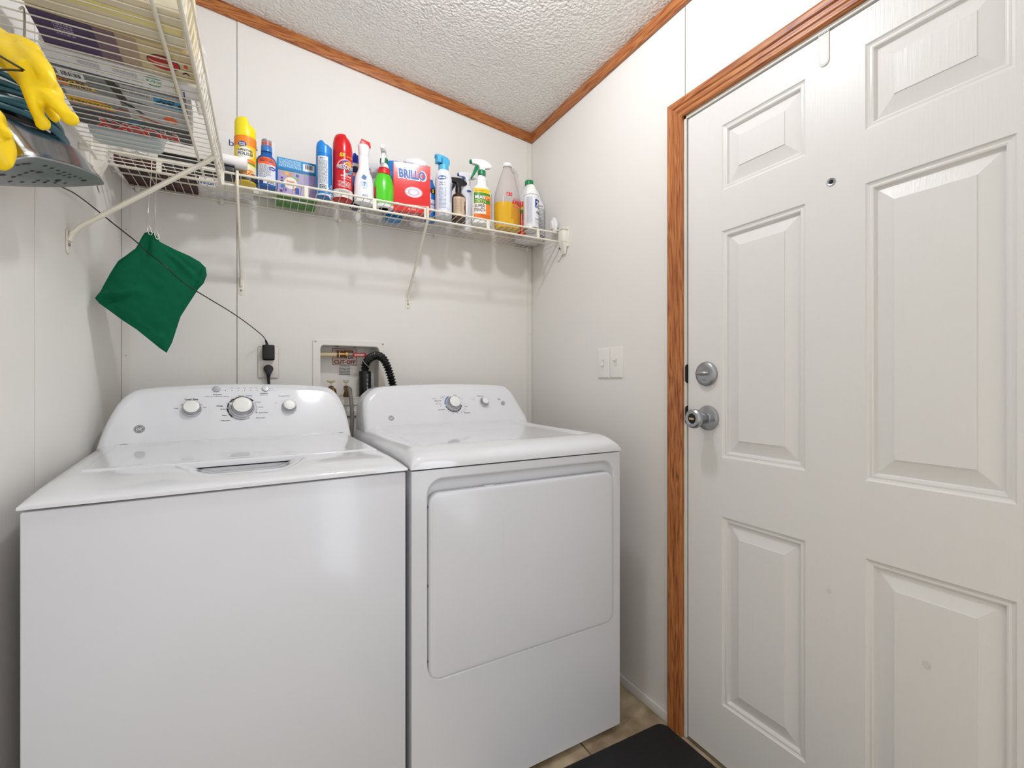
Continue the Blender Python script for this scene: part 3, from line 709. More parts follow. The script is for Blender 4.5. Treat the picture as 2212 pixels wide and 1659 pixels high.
    def prints(mb, M):
        def tx(s, a, b_, h, m=k_, w_=None, bold=.01, al='C'):
            x, q = c(a, b_); text(mb, s, m, x, q, h, w_, .0005, bold, al, M)
        tx('Cottons', -34, 13, .0038, gy, al='R', bold=.02); tx('Less Dry', -17, 15.5, .0036, al='R'); tx('Less Damp', -14, 19, .0028, gy, al='R')
        tx('Optimum Dry', -24, 7.5, .0036, al='R', bold=.02); tx('More Dry', -26, -.3, .0036, al='R', bold=.02); tx('Off', -26, -5.5, .003, al='R'); tx('Quick Fluff 20', -20, -15.5, .0036, al='R', bold=.02)
        tx('Casuals', 3, 21.5, .0034, gy, al='L'); tx('Dry', 15, 15, .003, gy, al='L'); tx('Dry', 20, 11.5, .003, gy, al='L'); tx('Off', 23, -2, .003, gy, al='L'); tx('80 min', 24, -8.8, .003, al='L', bold=.02)
        tx('70', 24, -15.5, .003); tx('60', 20, -21, .003); tx('50', 14, -24, .003); tx('40', 5, -25, .003); tx('30', -4, -24.5, .003); tx('20', -13, -21, .003); tx('Timed Dry', 20, -25.8, .0042, al='L', bold=.03)
        tx('Temperature', 64, 18.5, .0044, k_, .029, .01); tx('Low', 49, 14.5, .0026, gy); tx('Medium', 47, 9, .0026, gy); tx('Extra', 43, 11.5, .0024, gy, al='R'); tx('High', 77, 11, .0026, gy)
        tx('Start', 107, 9, .0044, k_, None, .01); tx('Hold', 107, 6.4, .0022, gy)
        x, q = c(0, 0)
        for a0, a1 in ((114, 129), (131, 146), (148, 165), (167, 184)): arc(mb, M, x, q, .0318, .0360, a0, a1, kb)
        for i in range(8): arc(mb, M, x, q, .0318, .0355, 196+i*19.5, 196+i*19.5+17.5, k_)
        monogram(mb, M, .106, (.981-zz0)*1.118, .0105, mat('badge_silver_print', '#8f9094', .35, .4))
    out = [(.010, -.05), (.010, 0), (.011, .06), (.017, .105), (.040, .138), (.078, .160), (.20, .169), (.36, .1735), (.50, .172), (.595, .166), (.622, .156), (.643, .127), (.659, .085), (.672, .048), (.684, .010), (.687, -.05)]
    console(t, out, .55, zz0, .5, .70, en, prints)
    M = face_matrix(.55, zz0, .5)
    x, q = c(0, 0); knob(t, 'cycle_dial', M, x, q, .0300, .0215, .024, 120, 'silver drying cycle dial with a white cap'); knob(t, 'temperature_knob', M, .4925, (1.0305-zz0)*1.118, .0200, .0140, .020, 130)
    mb = MB(); lathe(mb, [(.0088, 0), (.0088, .003), (.0078, .0042), (0, .0046)], mat('grey_button', '#aeb0b3', .35, .3), 28, M=M @ T(.579, (1.025-zz0)*1.118, 0)); mb.build('push_button', t, 'round grey start button')
dryer()
# ------------------------------------------------------------------ wall fittings
def outlet():
    wp = mat('white_outlet_plastic', '#e6e1d8', .35)
    t = thing('wall_outlet', 'white wall outlet plate behind the washer, holding two black plugs', 'outlet', (-1.1515, 0, 1.1865))
    mb = MB(); box(mb, -.035, .035, -.0065, 0, -.0595, .0595, wp, .0045, 2); mb.build('cover_plate', t)
    for z in (.0195, -.0195):
        mb = MB(); prism(mb, rrect(-.0165, .0165, z-.014, z+.014, .010), .0055, .0085, wp, .0008, M=R(PI/2, 'X'))
        for x in (-.006, .006): box(mb, x-.001, x+.001, -.0089, -.008, z-.002, z+.007, BLACK())
        mb.build('socket', t)
    # charger brick and its thin cord
    t = thing('power_adapter', 'small black square power adapter plugged into the top socket', 'power adapter', (-1.1515, -.0085, 1.222))
    mb = MB(); box(mb, -.0205, .0205, -.030, 0, -.029, .029, BLACK(), .006, 3); mb.build('adapter_case', t)
    mb = MB(); lathe(mb, [(.0050, 0), (.0042, .004), (.0048, .006), (.0036, .010), (.0042, .012), (.0028, .018)], BLACK(), 14, M=T(-.004, -.018, .028) @ R(math.radians(-16), 'Y')); mb.build('strain_relief', t)
    pts = [(-1.1600, -.0265, 1.2665), (-1.172, -.045, 1.283), (-1.215, -.13, 1.313), (-1.262, -.235, 1.338), (-1.318, -.352, 1.362), (-1.364, -.405, 1.388), (-1.40, -.43, 1.423), (-1.44, -.415, 1.458), (-1.466, -.407, 1.485), (-1.502, -.383, 1.518), (-1.532, -.365, 1.545), (-1.562, -.385, 1.570), (-1.569, -.485, 1.566), (-1.571, -.600, 1.549), (-1.573, -.665, 1.565), (-1.574, -.70, 1.63), (-1.574, -.71, 1.712)]
    of = Vector((-1.1515, -.0085, 1.222)); mb = MB(); tube(mb, [p-of for p in smooth_path(pts, 8)], .0016, BLACK(), 7); mb.build('thin_cord', t, 'thin black cord running up to the left shelf')
    # washer plug
    t = thing('power_plug', 'round black plug with a thick cord in the bottom socket', 'plug', (-1.1515, -.0085, 1.158))
    mb = MB(); prism(mb, [(.0165*math.cos(a), .0150*math.sin(a)+.004) for a in [math.radians(q) for q in range(-30, 211, 15)]]+[(-.008, -.016), (-.0055, -.026), (.0055, -.026), (.008, -.016)], 0, .020, BLACK(), .003, M=R(PI/2, 'X')); mb.build('plug_body', t)
    mb = MB(); tube(mb, smooth_path([(0, -.011, -.022), (0.001, -.012, -.045), (.002, -.013, -.09), (.004, -.013, -.20), (.02, -.013, -.55)], 5), [.0062, .0058, .0055, .0053, .0050, .0048]+[.0048]*15, BLACK(), 12); mb.build('cord', t)
outlet()
def switches():
    wp = mat('ivory_switch_plastic', '#e8e5df', .35)
    Mx = Matrix(((0, 0, -1, 0), (-1, 0, 0, 0), (0, 1, 0, 0), (0, 0, 0, 1)))
    for y, up, nm in ((-.554, -1, 'left of the two white light switches on the wall by the door, toggled down'), (-.626, 1, 'right of the two white light switches, nearer the door, toggled up')):
        t = thing('light_switch', nm, 'light switch', (0, y, 1.186))
        mb = MB(); M = Mx
        out = rrect(-.0352, .0352, -.0595, .0595, .002, 2); V = []; F = []; N = len(out)
        for ins, z in ((0, 0), (0, .002), (.0045, .0058), (.0055, .0061)): V += [(x, yy, z) for x, yy in rrect(-.0352+ins, .0352-ins, -.0595+ins, .0595-ins, .002, 2)]
        for i in range(3):
            for j in range(N): F.append([i*N+j, i*N+(j+1) % N, (i+1)*N+(j+1) % N, (i+1)*N+j])
        F.append([3*N+j for j in range(N)]); mb.add(V, F, wp, False, M)
        quad(mb, -.0055, .0055, -.0125, .0125, .0063, INK('#8c8272'), M, n=1); box(mb, -.0045, .0045, -.0115, .0115, .006, .0072, wp, M=M)
        mb.build('switch_plate', t)
        mb = MB(); box(mb, -.0036, .0036, -.004, .004, .004, .019, wp, .0012, 2, M=M @ R(math.radians(-38*up), 'X')); mb.build('toggle', t)
        for z in (-.030, .030): mb = MB(); lathe(mb, [(.0026, 0), (.0022, .001), (0, .0012)], wp, 12, M=M @ T(0, z, .006)); mb.build('plate_screw', t)
switches()
def supply_box():
    wp = mat('white_box_plastic', '#e8e5de', .4); t = thing('washer_supply_box', 'recessed white washer supply box with a red lettered sign', 'supply box', (-.8565, 0, 1.15))
    O = T(.8565, 0, -1.15)
    x0, x1, z0, z1 = -.9695, -.7435, 1.048, 1.2585
    hole = rrect(x0, x1, z0, z1, .014, 5); outer = rrect(-.998, -.717, 1.018, 1.2825, .010, 5)
    mb = MB(); V = []; F = []; N = len(hole)
    seq = [(outer, 0), (outer, -.003), (inset(outer, .002), -.0045), (inset(hole, -.003), -.0045), (hole, -.002), (hole, .088)]
    for o, y in seq: V += [(x, y, z) for x, z in o]
    for i in range(len(seq)-1):
        for j in range(N): F.append([i*N+j, i*N+(j+1) % N, (i+1)*N+(j+1) % N, (i+1)*N+j])
    F.append([(len(seq)-1)*N+j for j in range(N)]); mb.add(V, F, wp, True, O)
    box(mb, x0, x1, -.006, .086, z0-.002, z0+.003, wp, M=O)
    for x in (-.905, -.835): box(mb, x-.006, x+.006, .02, .03, z1-.0015, z1-.0003, INK('#3a342e'), M=O)
    for x, z in ((-.988, 1.272), (-.727, 1.272)):
        lathe(mb, [(.004, 0), (.0035, .0012), (0, .002)], mat('screw_steel', '#9b9b9b', .35, .8), 14, M=O @ T(x, -.004, z) @ R(PI/2, 'X'))
    # lower flange with its ledge
    box(mb, -.90, -.717, -.010, 0, .975, .998, wp, .002, 1, M=O)
    rd = mat('sign_dark_red', '#6a1612', .6); k_ = INK()
    M = O @ T(0, .0875, 0) @ FRONT
    pk = paper('#e3cdc2'); quad(mb, -.913, -.817, 1.186, 1.254, .0004, pk, M, n=1)
    for a in ((-.914, -.816, 1.253, 1.255), (-.914, -.816, 1.185, 1.187), (-.914, -.912, 1.185, 1.255), (-.818, -.816, 1.185, 1.255)): quad(mb, a[0], a[1], a[2], a[3], .0009, rd, M, n=1)
    text(mb, 'WASHER', rd, -.865, 1.234, .014, .076, .001, .03, M=M); text(mb, 'WATER', rd, -.865, 1.2135, .014, .072, .001, .03, M=M); text(mb, 'CUT-OFF', rd, -.865, 1.191, .0145, .086, .001, .03, M=M)
    quad(mb, -.889, -.845, 1.183, 1.1855, .001, wp, M, n=1)
    text(mb, 'LAUNDRY AREA INSIDE', k_, -.867, 1.180, .0038, .043, .001, .03, M=M)
    for i, s in enumerate(('WARNING IF T HOSE', 'GETS TO BLEED WATER', 'INSTALLATION IS UNSAFE', 'IF PRESSURE IS ABOVE', 'THE VALVES PRESSURE')): text(mb, s, k_, -.867, 1.170-i*.0066, .0038, .046-.004*(i % 2), .001, .03, M=M)
    mb.build('box_shell', t)
    # supply pipe with ball valve
    cp = mat('cream_pipe', '#d9c9a0', .4); brs = mat('dark_brass', '#7a5d36', .35, .8)
    mb = MB(); rod(mb, (-.9695, .035, 1.224), (-.905, .035, 1.226), .0105, cp, 18, O); p = mb.build('supply_pipe', t, 'cream plastic water pipe')
    mb = MB(); rod(mb, (-.905, .035, 1.226), (-.898, .035, 1.226), .0125, brs, 18, O); rod(mb, (-.897, .035, 1.226), (-.893, .035, 1.226), .013, cp, 18, O); rod(mb, (-.893, .035, 1.226), (-.868, .035, 1.2265), .0125, brs, 8, O)
    lathe(mb, [(.0065, 0), (.0065, .006), (0, .008)], mat('bright_brass', '#d8ad55', .25, .9), 12, M=O @ T(-.868, .022, 1.227) @ R(PI/2, 'X'))
    rod(mb, (-.876, .035, 1.238), (-.850, .035, 1.238), .006, brs, 10, O); rod(mb, (-.864, .035, 1.227), (-.842, .030, 1.2265), .009, mat('valve_steel', '#b5b0a4', .3, .9), 8, O)
    mb.build('valve_body', p)
    mb = MB(); box(mb, -.845, -.790, .014, .019, 1.2175, 1.2335, mat('red_lever_vinyl', '#a3211e', .4), .002, 2, M=O); text(mb, 'QUARQEST', paper('#e8ddd4'), -.818, 1.2225, .0062, .040, .0003, .03, M=O @ T(0, .014, 0) @ FRONT); mb.build('valve_lever', p, 'red vinyl valve lever with pale letters')
    # two taps
    tp = mat('clear_yellowed_plastic', '#e6e0c2', .2, trans=.35)
    for x, tilt in ((-.926, 0), (-.868, 0)):
        mb = MB(); lathe(mb, [(.011, 0), (.011, .016), (.008, .018), (.0075, .030)], brs, 14, M=O @ T(x, .035, 1.050))
        tube(mb, [(x, .035, 1.082), (x, .022, 1.084), (x+.004, .004, 1.079), (x+.005, -.004, 1.066)], [.010, .011, .012, .012], brs, 14, M=O); lathe(mb, [(.010, 0), (.011, .006), (.006, .010)], brs, 10, M=O @ T(x, .033, 1.088)); v = mb.build('water_tap', t, 'dark brass water tap')
        mb = MB(); lathe(mb, [(.004, 0), (.0035, .010), (.008, .013), (.017 if x < -.9 else .011, .017), (.0175 if x < -.9 else .0115, .0215), (.012, .023), (0, .0235)], tp, 20, 1, .5, M=O @ T(x, .033, 1.098)); mb.build('tap_handle', v, 'yellowed clear plastic tap handle')
supply_box()
def hoses():
    # standpipe
    k_ = mat('black_abs_pipe', '#151517', .35); t = thing('standpipe', 'upright black drain pipe with white print in the supply box', 'pipe', (-.7905, .045, 1.051))
    mb = MB(); lathe(mb, [(.0245, 0), (.0245, .108), (.0205, .1085), (.0205, .10)], k_, 28); text(mb, '2 160 09 25 (1)', paper('#c9d3da'), .035, -.012, .0065, .082, .0004, .01, fn=lambda p: (.0249*math.sin((p.y+.012)/-.0249+.35), -.0249*math.cos((p.y+.012)/-.0249+.35), p.x+.02), align='C'); mb.build('pipe_wall', t)
    t = thing('drain_hose', 'black corrugated drain hose arching out of the standpipe behind the dryer', 'hose', (-.79, .045, 1.13))
    pts = smooth_path([(-.7905, .045, 1.135), (-.7905, .044, 1.165), (-.788, .030, 1.195), (-.776, .0, 1.214), (-.758, -.040, 1.222), (-.740, -.068, 1.208), (-.727, -.082, 1.178), (-.716, -.090, 1.140), (-.706, -.094, 1.095), (-.700, -.095, 1.04), (-.698, -.095, .95), (-.698, -.095, .80)], 14)
    L = 0; rr = []
    for i, p in enumerate(pts):
        if i: L += (p-pts[i-1]).length
        rr.append(.0140+.0030*math.sin(L*2*PI/.0105))
    # resample finely so the ridges stay round
    fine = []; fr = []; L = 0
    for i in range(len(pts)-1):
        d = (pts[i+1]-pts[i]).length; n = max(1, int(d/.0013))
        for k in range(n):
            fine.append(pts[i].lerp(pts[i+1], k/n)); q = L+d*k/n; fr.append(.0140+(.0032*math.sin(q*2*PI/.0115) if q > .035 else 0))
        L += d
    mb = MB(); tube(mb, [p-Vector((-.79, .045, 1.13)) for p in fine], fr, mat('black_corrugated_plastic', '#141416', .3), 18); mb.build('corrugated_tube', t)
    mb = MB(); tie = [(.0195*math.cos(a), .0195*math.sin(a), .003*math.sin(a*2)) for a in [2*PI*k/24 for k in range(24)]]
    tube(mb, tie, .0011, mat('zip_tie_clear', '#c9c9c9', .3), 6, closed=True, M=T(.004, -.020, .066) @ R(math.radians(55), 'X') @ R(math.radians(30), 'Y')); mb.build('cable_tie', t, 'pale cable tie around the hose')
    t = thing('supply_hose', 'grey braided water hose running down between washer and dryer', 'hose', (-.86, 0, 1.08))
    br = mat('braided_steel', '#8d887e', .42, .5, bump=.8, bscale=(900, 900, 900)); off = Vector((-.86, 0, 1.08))
    mb = MB(); tube(mb, [p-off for p in smooth_path([(-.862, -.004, 1.066), (-.8655, -.030, 1.085), (-.868, -.060, 1.08), (-.868, -.095, 1.04), (-.868, -.115, .98), (-.872, -.125, .90), (-.872, -.125, .70)], 10)], .0078, br, 14); mb.build('braided_tube', t)
    mb = MB(); rod(mb, Vector((-.8615, -.002, 1.064))-off, Vector((-.8650, -.018, 1.082))-off, .0125, mat('dark_brass', '#7a5d36', .35, .8), 12); mb.build('hose_nut', t)
    t = thing('supply_hose', 'grey braided water hose on the left tap, hidden low behind the washer', 'hose', (-.92, 0, 1.07))
    off = Vector((-.92, 0, 1.07)); mb = MB(); tube(mb, [p-off for p in smooth_path([(-.920, -.006, 1.060), (-.916, -.025, 1.03), (-.915, -.03, .98), (-.915, -.03, .80)], 8)], .0078, br, 12); mb.build('braided_tube', t)
hoses()
# ------------------------------------------------------------------ things on the back shelf
def P_(c, r=.45): return paper(c, r)
def gl(name, c, r=.25, **k): return mat(name, c, r, **k)
def trigger(t, hm, tm, cm, zc, ang, s=1.0, rc=.0135, hc=.022, nozzle=None, slim=1.0):
    """collar, head and trigger of a spray bottle; nozzle points along ang"""
    M = T(0, 0, zc) @ R(ang, 'Z') @ Matrix.Scale(s, 4)
    mb = MB(); lathe(mb, [(rc, 0), (rc*1.02, .002), (rc*1.02, hc-.002), (rc*.9, hc)], cm, 24, M=M); mb.build('collar', t)
    mb = MB(); Q = M @ T(0, 0, hc) @ R(PI/2, 'X')
    out = [(-.011, 0), (.009, 0), (.012, .012), (.022, .017), (.040, .018), (.042, .033), (.020, .038), (-.012, .039), (-.034, .028), (-.038, .018), (-.028, .012), (-.013, .009)]
    prism(mb, [(p.x, p.y) for p in smooth_path([(x, y, 0) for x, y in out]+[(out[0][0], out[0][1], 0)], 3)[:-1]], -.0095*slim, .0095*slim, hm, .003, M=Q, smooth=True)
    h = mb.build('spray_head', t)
    mb = MB(); lathe(mb, [(.0075, 0), (.0075, .008), (.004, .009), (.002, .009)], nozzle or tm, 14, M=M @ T(.040, 0, hc+.0255) @ R(PI/2, 'Y')); mb.build('nozzle', h)
    mb = MB(); prism(mb, [(.014, .012), (.026, .014), (.030, .004), (.038, -.018), (.045, -.034), (.040, -.037), (.030, -.022), (.022, -.008), (.016, 0)], -.006, .006, tm, .002, M=Q); mb.build('trigger', t)
def body(t, nm, prof, m, sx=1, sy=1, seg=36, extra=None, label=None):
    mb = MB(); lathe(mb, prof, m, seg, sx, sy)
    if extra: extra(mb)
    return mb.build(nm, t, label)
def lab(t, nm, fn, draw, label=None):
    mb = MB(); draw(mb, fn); return mb.build(nm, t, label)
CAMX, CAMY = -1.162, -1.972
def face_cam(x, y): return math.atan2(x-CAMX, y-CAMY)*-1     # rotation that turns a -y front to the camera
ROW = 'cleaning products on the wire shelf'
def item(nm, label, cat, x, y, turn=0):
    return thing(nm, label, cat, (x, y, DECK), turn, ROW)
def products():
    k_ = INK('#20242c'); wh = P_('#f2f2f0'); fine = P_('#7b7f8a', .6)
    # 1 furniture polish
    t = item('polish_can', 'tall yellow and orange furniture polish can, first on the left of the row', 'spray can', -1.221, -.185, .12)
    body(t, 'can', [(.030, 0), (.0325, .003), (.0325, .150), (.030, .155)], gl('polish_yellow', '#f3cf1b', .28), extra=lambda mb: [
        quad(mb, -.075, .075, .118, .1495, .0003, P_('#f58a1a'), fn=wrap(.0325), n=24),
        quad(mb, -.06, .06, .030, .055, .0003, P_('#e8dfb6'), fn=wrap(.0325), n=20),
        quad(mb, -.045, .045, .004, .030, .0003, P_('#2d2a35'), fn=wrap(.0325), n=20), disc(mb, .012, .030, .014, .010, .0006, P_('#e88a2a'), fn=wrap(.0325)), disc(mb, -.006, .028, .012, .006, .0007, P_('#f3b15a'), fn=wrap(.0325))])
    def d(mb, f):
        disc(mb, -.003, .093, .027, .019, .0005, wh, fn=f); quad(mb, -.026, .012, .082, .100, .0005, wh, fn=f)
        quad(mb, -.006, .030, .062, .074, .0007, P_('#f07a2b'), fn=f); quad(mb, .0, .032, .059, .063, .0009, P_('#3f8f3a'), fn=f, n=6)
        disc(mb, -.012, .121, .0125, .0085, .0008, P_('#1f4d9c'), fn=f); text(mb, 'Great', wh, -.012, .1215, .0048, .017, .0011, .03, fn=f); text(mb, 'Value', wh, -.012, .1155, .0048, .017, .0011, .03, fn=f)
        text(mb, 'FURNITURE', k_, -.003, .0975, .0078, .046, .0009, .01, fn=f); text(mb, 'POLISH', k_, -.003, .0850, .0100, .044, .0009, .02, fn=f)
    lab(t, 'label', wrap(.0325), d, 'white label with FURNITURE POLISH')
    mb = MB(); ym = gl('polish_cap_yellow', '#f7e21c', .3)
    lathe(mb, [(.0315, .150), (.0320, .153), (.0318, .200), (.029, .210), (.022, .2155), (0, .217)], ym, 36, fn=lambda p: (p.x, p.y, p.z-(ss(.002, .010, p.x)*.022 if p.z > .18 else 0))); mb.build('cap', t, 'bright yellow stepped cap')
    # 2 stain remover / detergent
    t = item('detergent_bottle', 'blue laundry bottle with clear-and-orange cap and an orange and white label', 'bottle', -1.158, -.172, .08)
    bl = gl('detergent_blue', '#155aa8', .22)
    prof = [(.018, 0), (.032, .004), (.034, .02), (.034, .075), (.032, .092), (.026, .106), (.0175, .115), (.0165, .126), (.0165, .130)]
    body(t, 'bottle_body', prof, bl, 1.03, .72)
    def d(mb, f):
        quad(mb, -.026, .024, .012, .078, .0006, P_('#dfe0ea'), fn=f, n=14); quad(mb, -.026, .026, .078, .086, .0006, P_('#ea5a1c'), fn=f); disc(mb, -.001, .086, .0255, .016, .0004, P_('#ee6a23'), fn=f)
        scribble(mb, -.022, .012, .088, .098, 3, P_('#b8340f'), .0009, fn=f); scribble(mb, -.024, .010, .038, .077, 11, fine, .0009, fn=f)
        disc(mb, .014, .066, .0095, .0065, .0010, P_('#2a3f95'), fn=f); text(mb, 'Oxi', wh, .014, .0636, .005, .011, .0013, .03, fn=f)
        quad(mb, -.024, -.010, .012, .022, .0009, P_('#26338f'), fn=f, n=4); quad(mb, -.022, -.004, .034, .036, .001, P_('#26338f'), fn=f, n=4); bars(mb, .002, .020, .014, .026, k_, .001, fn=f)
    lab(t, 'label', wrap(.0345, .0243), d, 'orange and white label')
    mb = MB(); lathe(mb, [(.0175, .126), (.0175, .144), (.0165, .146)], gl('cap_blue', '#3a79c4', .2), 28); mb.build('collar', t)
    mb = MB(); lathe(mb, [(.0135, .144), (.0135, .158), (.012, .160), (0, .160)], gl('cap_orange', '#f0482c', .3), 28); mb.build('spout', t, 'orange pour spout')
    mb = MB(); lathe(mb, [(.0165, .146), (.0160, .166), (.0145, .168), (0, .168)], gl('clear_cap', '#f4e6e6', .08, trans=.85), 28); mb.build('measuring_cap', t, 'clear measuring cap')
    # 3 tissue style boxes
    t = item('cardboard_box', 'green and lavender box standing under a flat bright blue box', 'box', -1.060, -.082, .0)
    gr = P_('#4d8a3a'); lv = P_('#b9a7cf')
    mb = MB(); box(mb, -.066, .066, -.057, .055, 0, .0925, P_('#8fbf6d'), .0008, 1); M = T(0, -.0572, 0) @ FRONT
    quad(mb, -.065, .065, .001, .009, .0004, gr, M, n=1)
    quad(mb, -.063, .021, .011, .090, .0006, lv, M, n=1); quad(mb, .024, .064, .011, .090, .0006, P_('#a997c6'), M, n=1)
    for a in range(0, 360, 24):
        ca, sa = math.cos(math.radians(a)), math.sin(math.radians(a)); L = .018
        mb.add([(.044+ca*.004-sa*.0004, .052+sa*.004+ca*.0004, .0009), (.044+ca*.004+sa*.0004, .052+sa*.004-ca*.0004, .0009), (.044+ca*L, .052+sa*L*1.7, .0009)], [[0, 1, 2]], P_('#d9cfe6'), False, M)
    for x, z, r, c in ((-.045, .080, .004, '#e0a93c'), (-.034, .083, .006, '#eab84a'), (-.022, .080, .005, '#d99a35'), (-.030, .071, .005, '#e58f4a'), (-.050, .064, .004, '#553a86'), (-.040, .061, .004, '#86b53f'), (-.015, .070, .006, '#8fc24a'), (.0, .080, .0055, '#4d6a8a'), (.0, .066, .005, '#8ebf4d'), (-.050, .052, .0045, '#4b3a7f'), (-.048, .035, .007, '#3f7fc0'), (-.040, .024, .006, '#6c3a94'), (-.052, .018, .005, '#5b3590'), (-.006, .030, .006, '#e8862f'), (.010, .045, .005, '#7fae3c')): disc(mb, x, z, r, r*1.05, .0009, P_(c), M)
    disc(mb, -.022, .050, .021, .021, .0012, P_('#f6efe6'), M); text(mb, 'fresh', P_('#e07a2c'), -.022, .052, .008, .026, .0015, .03, M=M); text(mb, 'linen', P_('#e07a2c'), -.022, .041, .008, .026, .0015, .03, M=M)
    quad(mb, -.007, .006, .014, .036, .0012, P_('#264f9a'), M, n=1)
    MB_ = T(0, 0, -.0003) @ Matrix(((-1, 0, 0, 0), (0, 1, 0, 0), (0, 0, -1, 0), (0, 0, 0, 1)))
    quad(mb, -.065, .065, -.056, .054, .0003, gr, MB_, n=1); quad(mb, -.012, .014, -.052, -.030, .0006, P_('#3a69b4'), MB_, n=1)
    for k in range(9): text(mb, 'drier sheets', P_('#a9cf8f'), -.055+k*.014, -.02, .005, .05, .0006, .01, M=MB_, rot=PI/2)
    mb.build('carton', t)
    t = thing('cardboard_box', 'flat bright blue box with a barcode, lying on top of the green and lavender box', 'box', (-1.062, -.085, DECK+.0935), .01, ROW)
    mb = MB(); box(mb, -.064, .064, -.052, .052, 0, .044, P_('#1592cf'), .0008, 1); M = T(0, -.0522, 0) @ FRONT; lb = P_('#bfe4f4')
    scribble(mb, -.058, .014, .012, .040, 7, lb, .0004, M); quad(mb, -.064, .064, 0, .008, .0004, P_('#1273b5'), M, n=1)
    for x in (-.002, .005, .012): disc(mb, x, .013, .002, .002, .0006, lb, M)
    quad(mb, .020, .058, .010, .036, .0006, wh, M, n=1); bars(mb, .027, .052, .018, .034, k_, .001, M); mb.build('carton', t)
    # 4 light blue aerosol
    t = item('aerosol_can', 'slim blue aerosol can with a white text panel, left of the tall red can', 'spray can', -.976, -.190, .18)
    body(t, 'can', [(.024, 0), (.0270, .003), (.0270, .150), (.0255, .156)], gl('aerosol_blue', '#0f78c8', .25), extra=lambda mb: lathe(mb, [(.0272, .0), (.0273, .006)], P_('#d9dde2'), 36, caps=False))
    def d(mb, f):
        quad(mb, -.030, .006, .020, .138, .0004, P_('#e6eaee'), fn=f); scribble(mb, -.028, .004, .040, .125, 20, fine, .0007, fn=f); quad(mb, -.028, -.002, .127, .136, .0007, P_('#c9cfe0'), fn=f); text(mb, 'Blue', k_, -.016, .129, .0045, None, .001, .02, fn=f)
        scribble(mb, -.026, .002, .022, .038, 3, k_, .0007, fn=f); text(mb, 'Air', wh, .028, .014, .03, .05, .0006, .0, fn=f, rot=1.2)
    lab(t, 'label', wrap(.0270), d, 'white text panel')
    mb = MB(); lathe(mb, [(.0268, .150), (.0268, .160), (.0262, .178), (.024, .190), (.018, .198), (0, .200)], gl('aerosol_cap_blue', '#1a86da', .3), 36, fn=lambda p: (p.x, p.y, p.z-(ss(-.012, .0, p.x)*.012 if p.z > .185 else 0))); mb.build('cap', t, 'blue shaped cap')
    # 5 tall red carpet cleaner
    t = item('carpet_cleaner_can', 'tall red carpet cleaner can with a white curved brand word', 'spray can', -.912, -.185, .1)
    rd = gl('cleaner_red', '#c3131d', .22)
    body(t, 'can', [(.030, 0), (.0345, .003), (.0345, .170), (.033, .176)], rd, extra=lambda mb: quad(mb, -.09, .09, .004, .034, .0003, P_('#e6ded6', .5), fn=wrap(.0345), n=30))
    def d(mb, f):
        text(mb, '5X', P_('#f3d21c'), -.008, .150, .0125, .022, .0008, .04, fn=f, shear=.15); text(mb, 'ADVANCED', P_('#f3d21c'), .018, .1505, .0042, .026, .0008, .02, fn=f)
        for k in range(18):
            a0 = math.radians(180-k*9); a1 = math.radians(180-(k+1)*9)
            mb.add([(.006+.036*math.cos(a), .112+.030*math.sin(a), .0005) if q else (.006+.033*math.cos(a), .108+.030*math.sin(a), .0005) for a, q in ((a0, 1), (a1, 1), (a1, 0), (a0, 0))], [[3, 2, 1, 0]], P_('#e3a9a6'), False, None, f)
        disc(mb, .006, .124, .017, .015, .0006, P_('#3b3f9e'), fn=f); disc(mb, .012, .123, .013, .012, .0009, P_('#f0b32c'), fn=f); disc(mb, .008, .120, .008, .008, .0011, P_('#e4632a'), fn=f)
        disc(mb, .016, .100, .013, .010, .0007, P_('#2aa6c9'), fn=f); disc(mb, .010, .103, .010, .008, .0009, rd, fn=f)
        text(mb, 'RESOLVE', P_('#1b3a6c'), .006, .1040, .0175, .062, .0012, .035, fn=f); text(mb, 'RESOLVE', wh, .005, .1058, .0160, .058, .0016, .012, fn=f)
        text(mb, 'HIGH', wh, .004, .086, .0052, .013, .0008, .03, fn=f); text(mb, 'TRAFFIC FOAM', wh, .004, .078, .0058, .038, .0008, .03, fn=f); text(mb, 'carpet cleaner', wh, .006, .070, .0038, .036, .0008, .0, fn=f)
        for i in range(5): quad(mb, -.024, -.022, .060-i*.0046, .0615-i*.0046, .0008, wh, fn=f, n=1); scribble(mb, -.020, .022, .0590-i*.0046, .0622-i*.0046, 1, wh, .0008, fn=f)
        text(mb, '22 OZ', fine, .0, .012, .006, .02, .0008, .0, fn=f); scribble(mb, -.022, .018, .018, .030, 3, fine, .0008, fn=f)
    lab(t, 'label', wrap(.0345), d, 'printed red front with the brand word')
    mb = MB(); lathe(mb, [(.0343, .170), (.0346, .175), (.0338, .205), (.031, .222), (.026, .234), (.018, .2395), (0, .241)], gl('cleaner_cap_red', '#cf0f18', .22), 36, fn=lambda p: (p.x, p.y, p.z-(ss(.002, .012, p.x)*(.010+.25*max(0, p.x-.01)) if p.z > .20 else 0))); mb.build('cap', t, 'glossy red stepped cap')
    # 6 dark blue squeeze bottle behind
    t = item('squeeze_bottle', 'small navy squeeze bottle with a royal blue flip cap, behind the red can', 'bottle', -.860, -.128, 0)
    body(t, 'bottle_body', [(.015, 0), (.0195, .004), (.0195, .125), (.017, .148), (.0125, .156), (.0125, .162)], gl('navy_plastic', '#1d2a58', .28), extra=lambda mb: [quad(mb, -.02, .02, .08, .118, .0004, P_('#2f80d0'), fn=wrap(.0197)), quad(mb, -.012, .006, .118, .132, .0005, P_('#e9a6ac'), fn=wrap(.0197))])
    mb = MB(); lathe(mb, [(.0135, .160), (.0135, .172)], wh, 24); mb.build('collar', t, 'white collar')
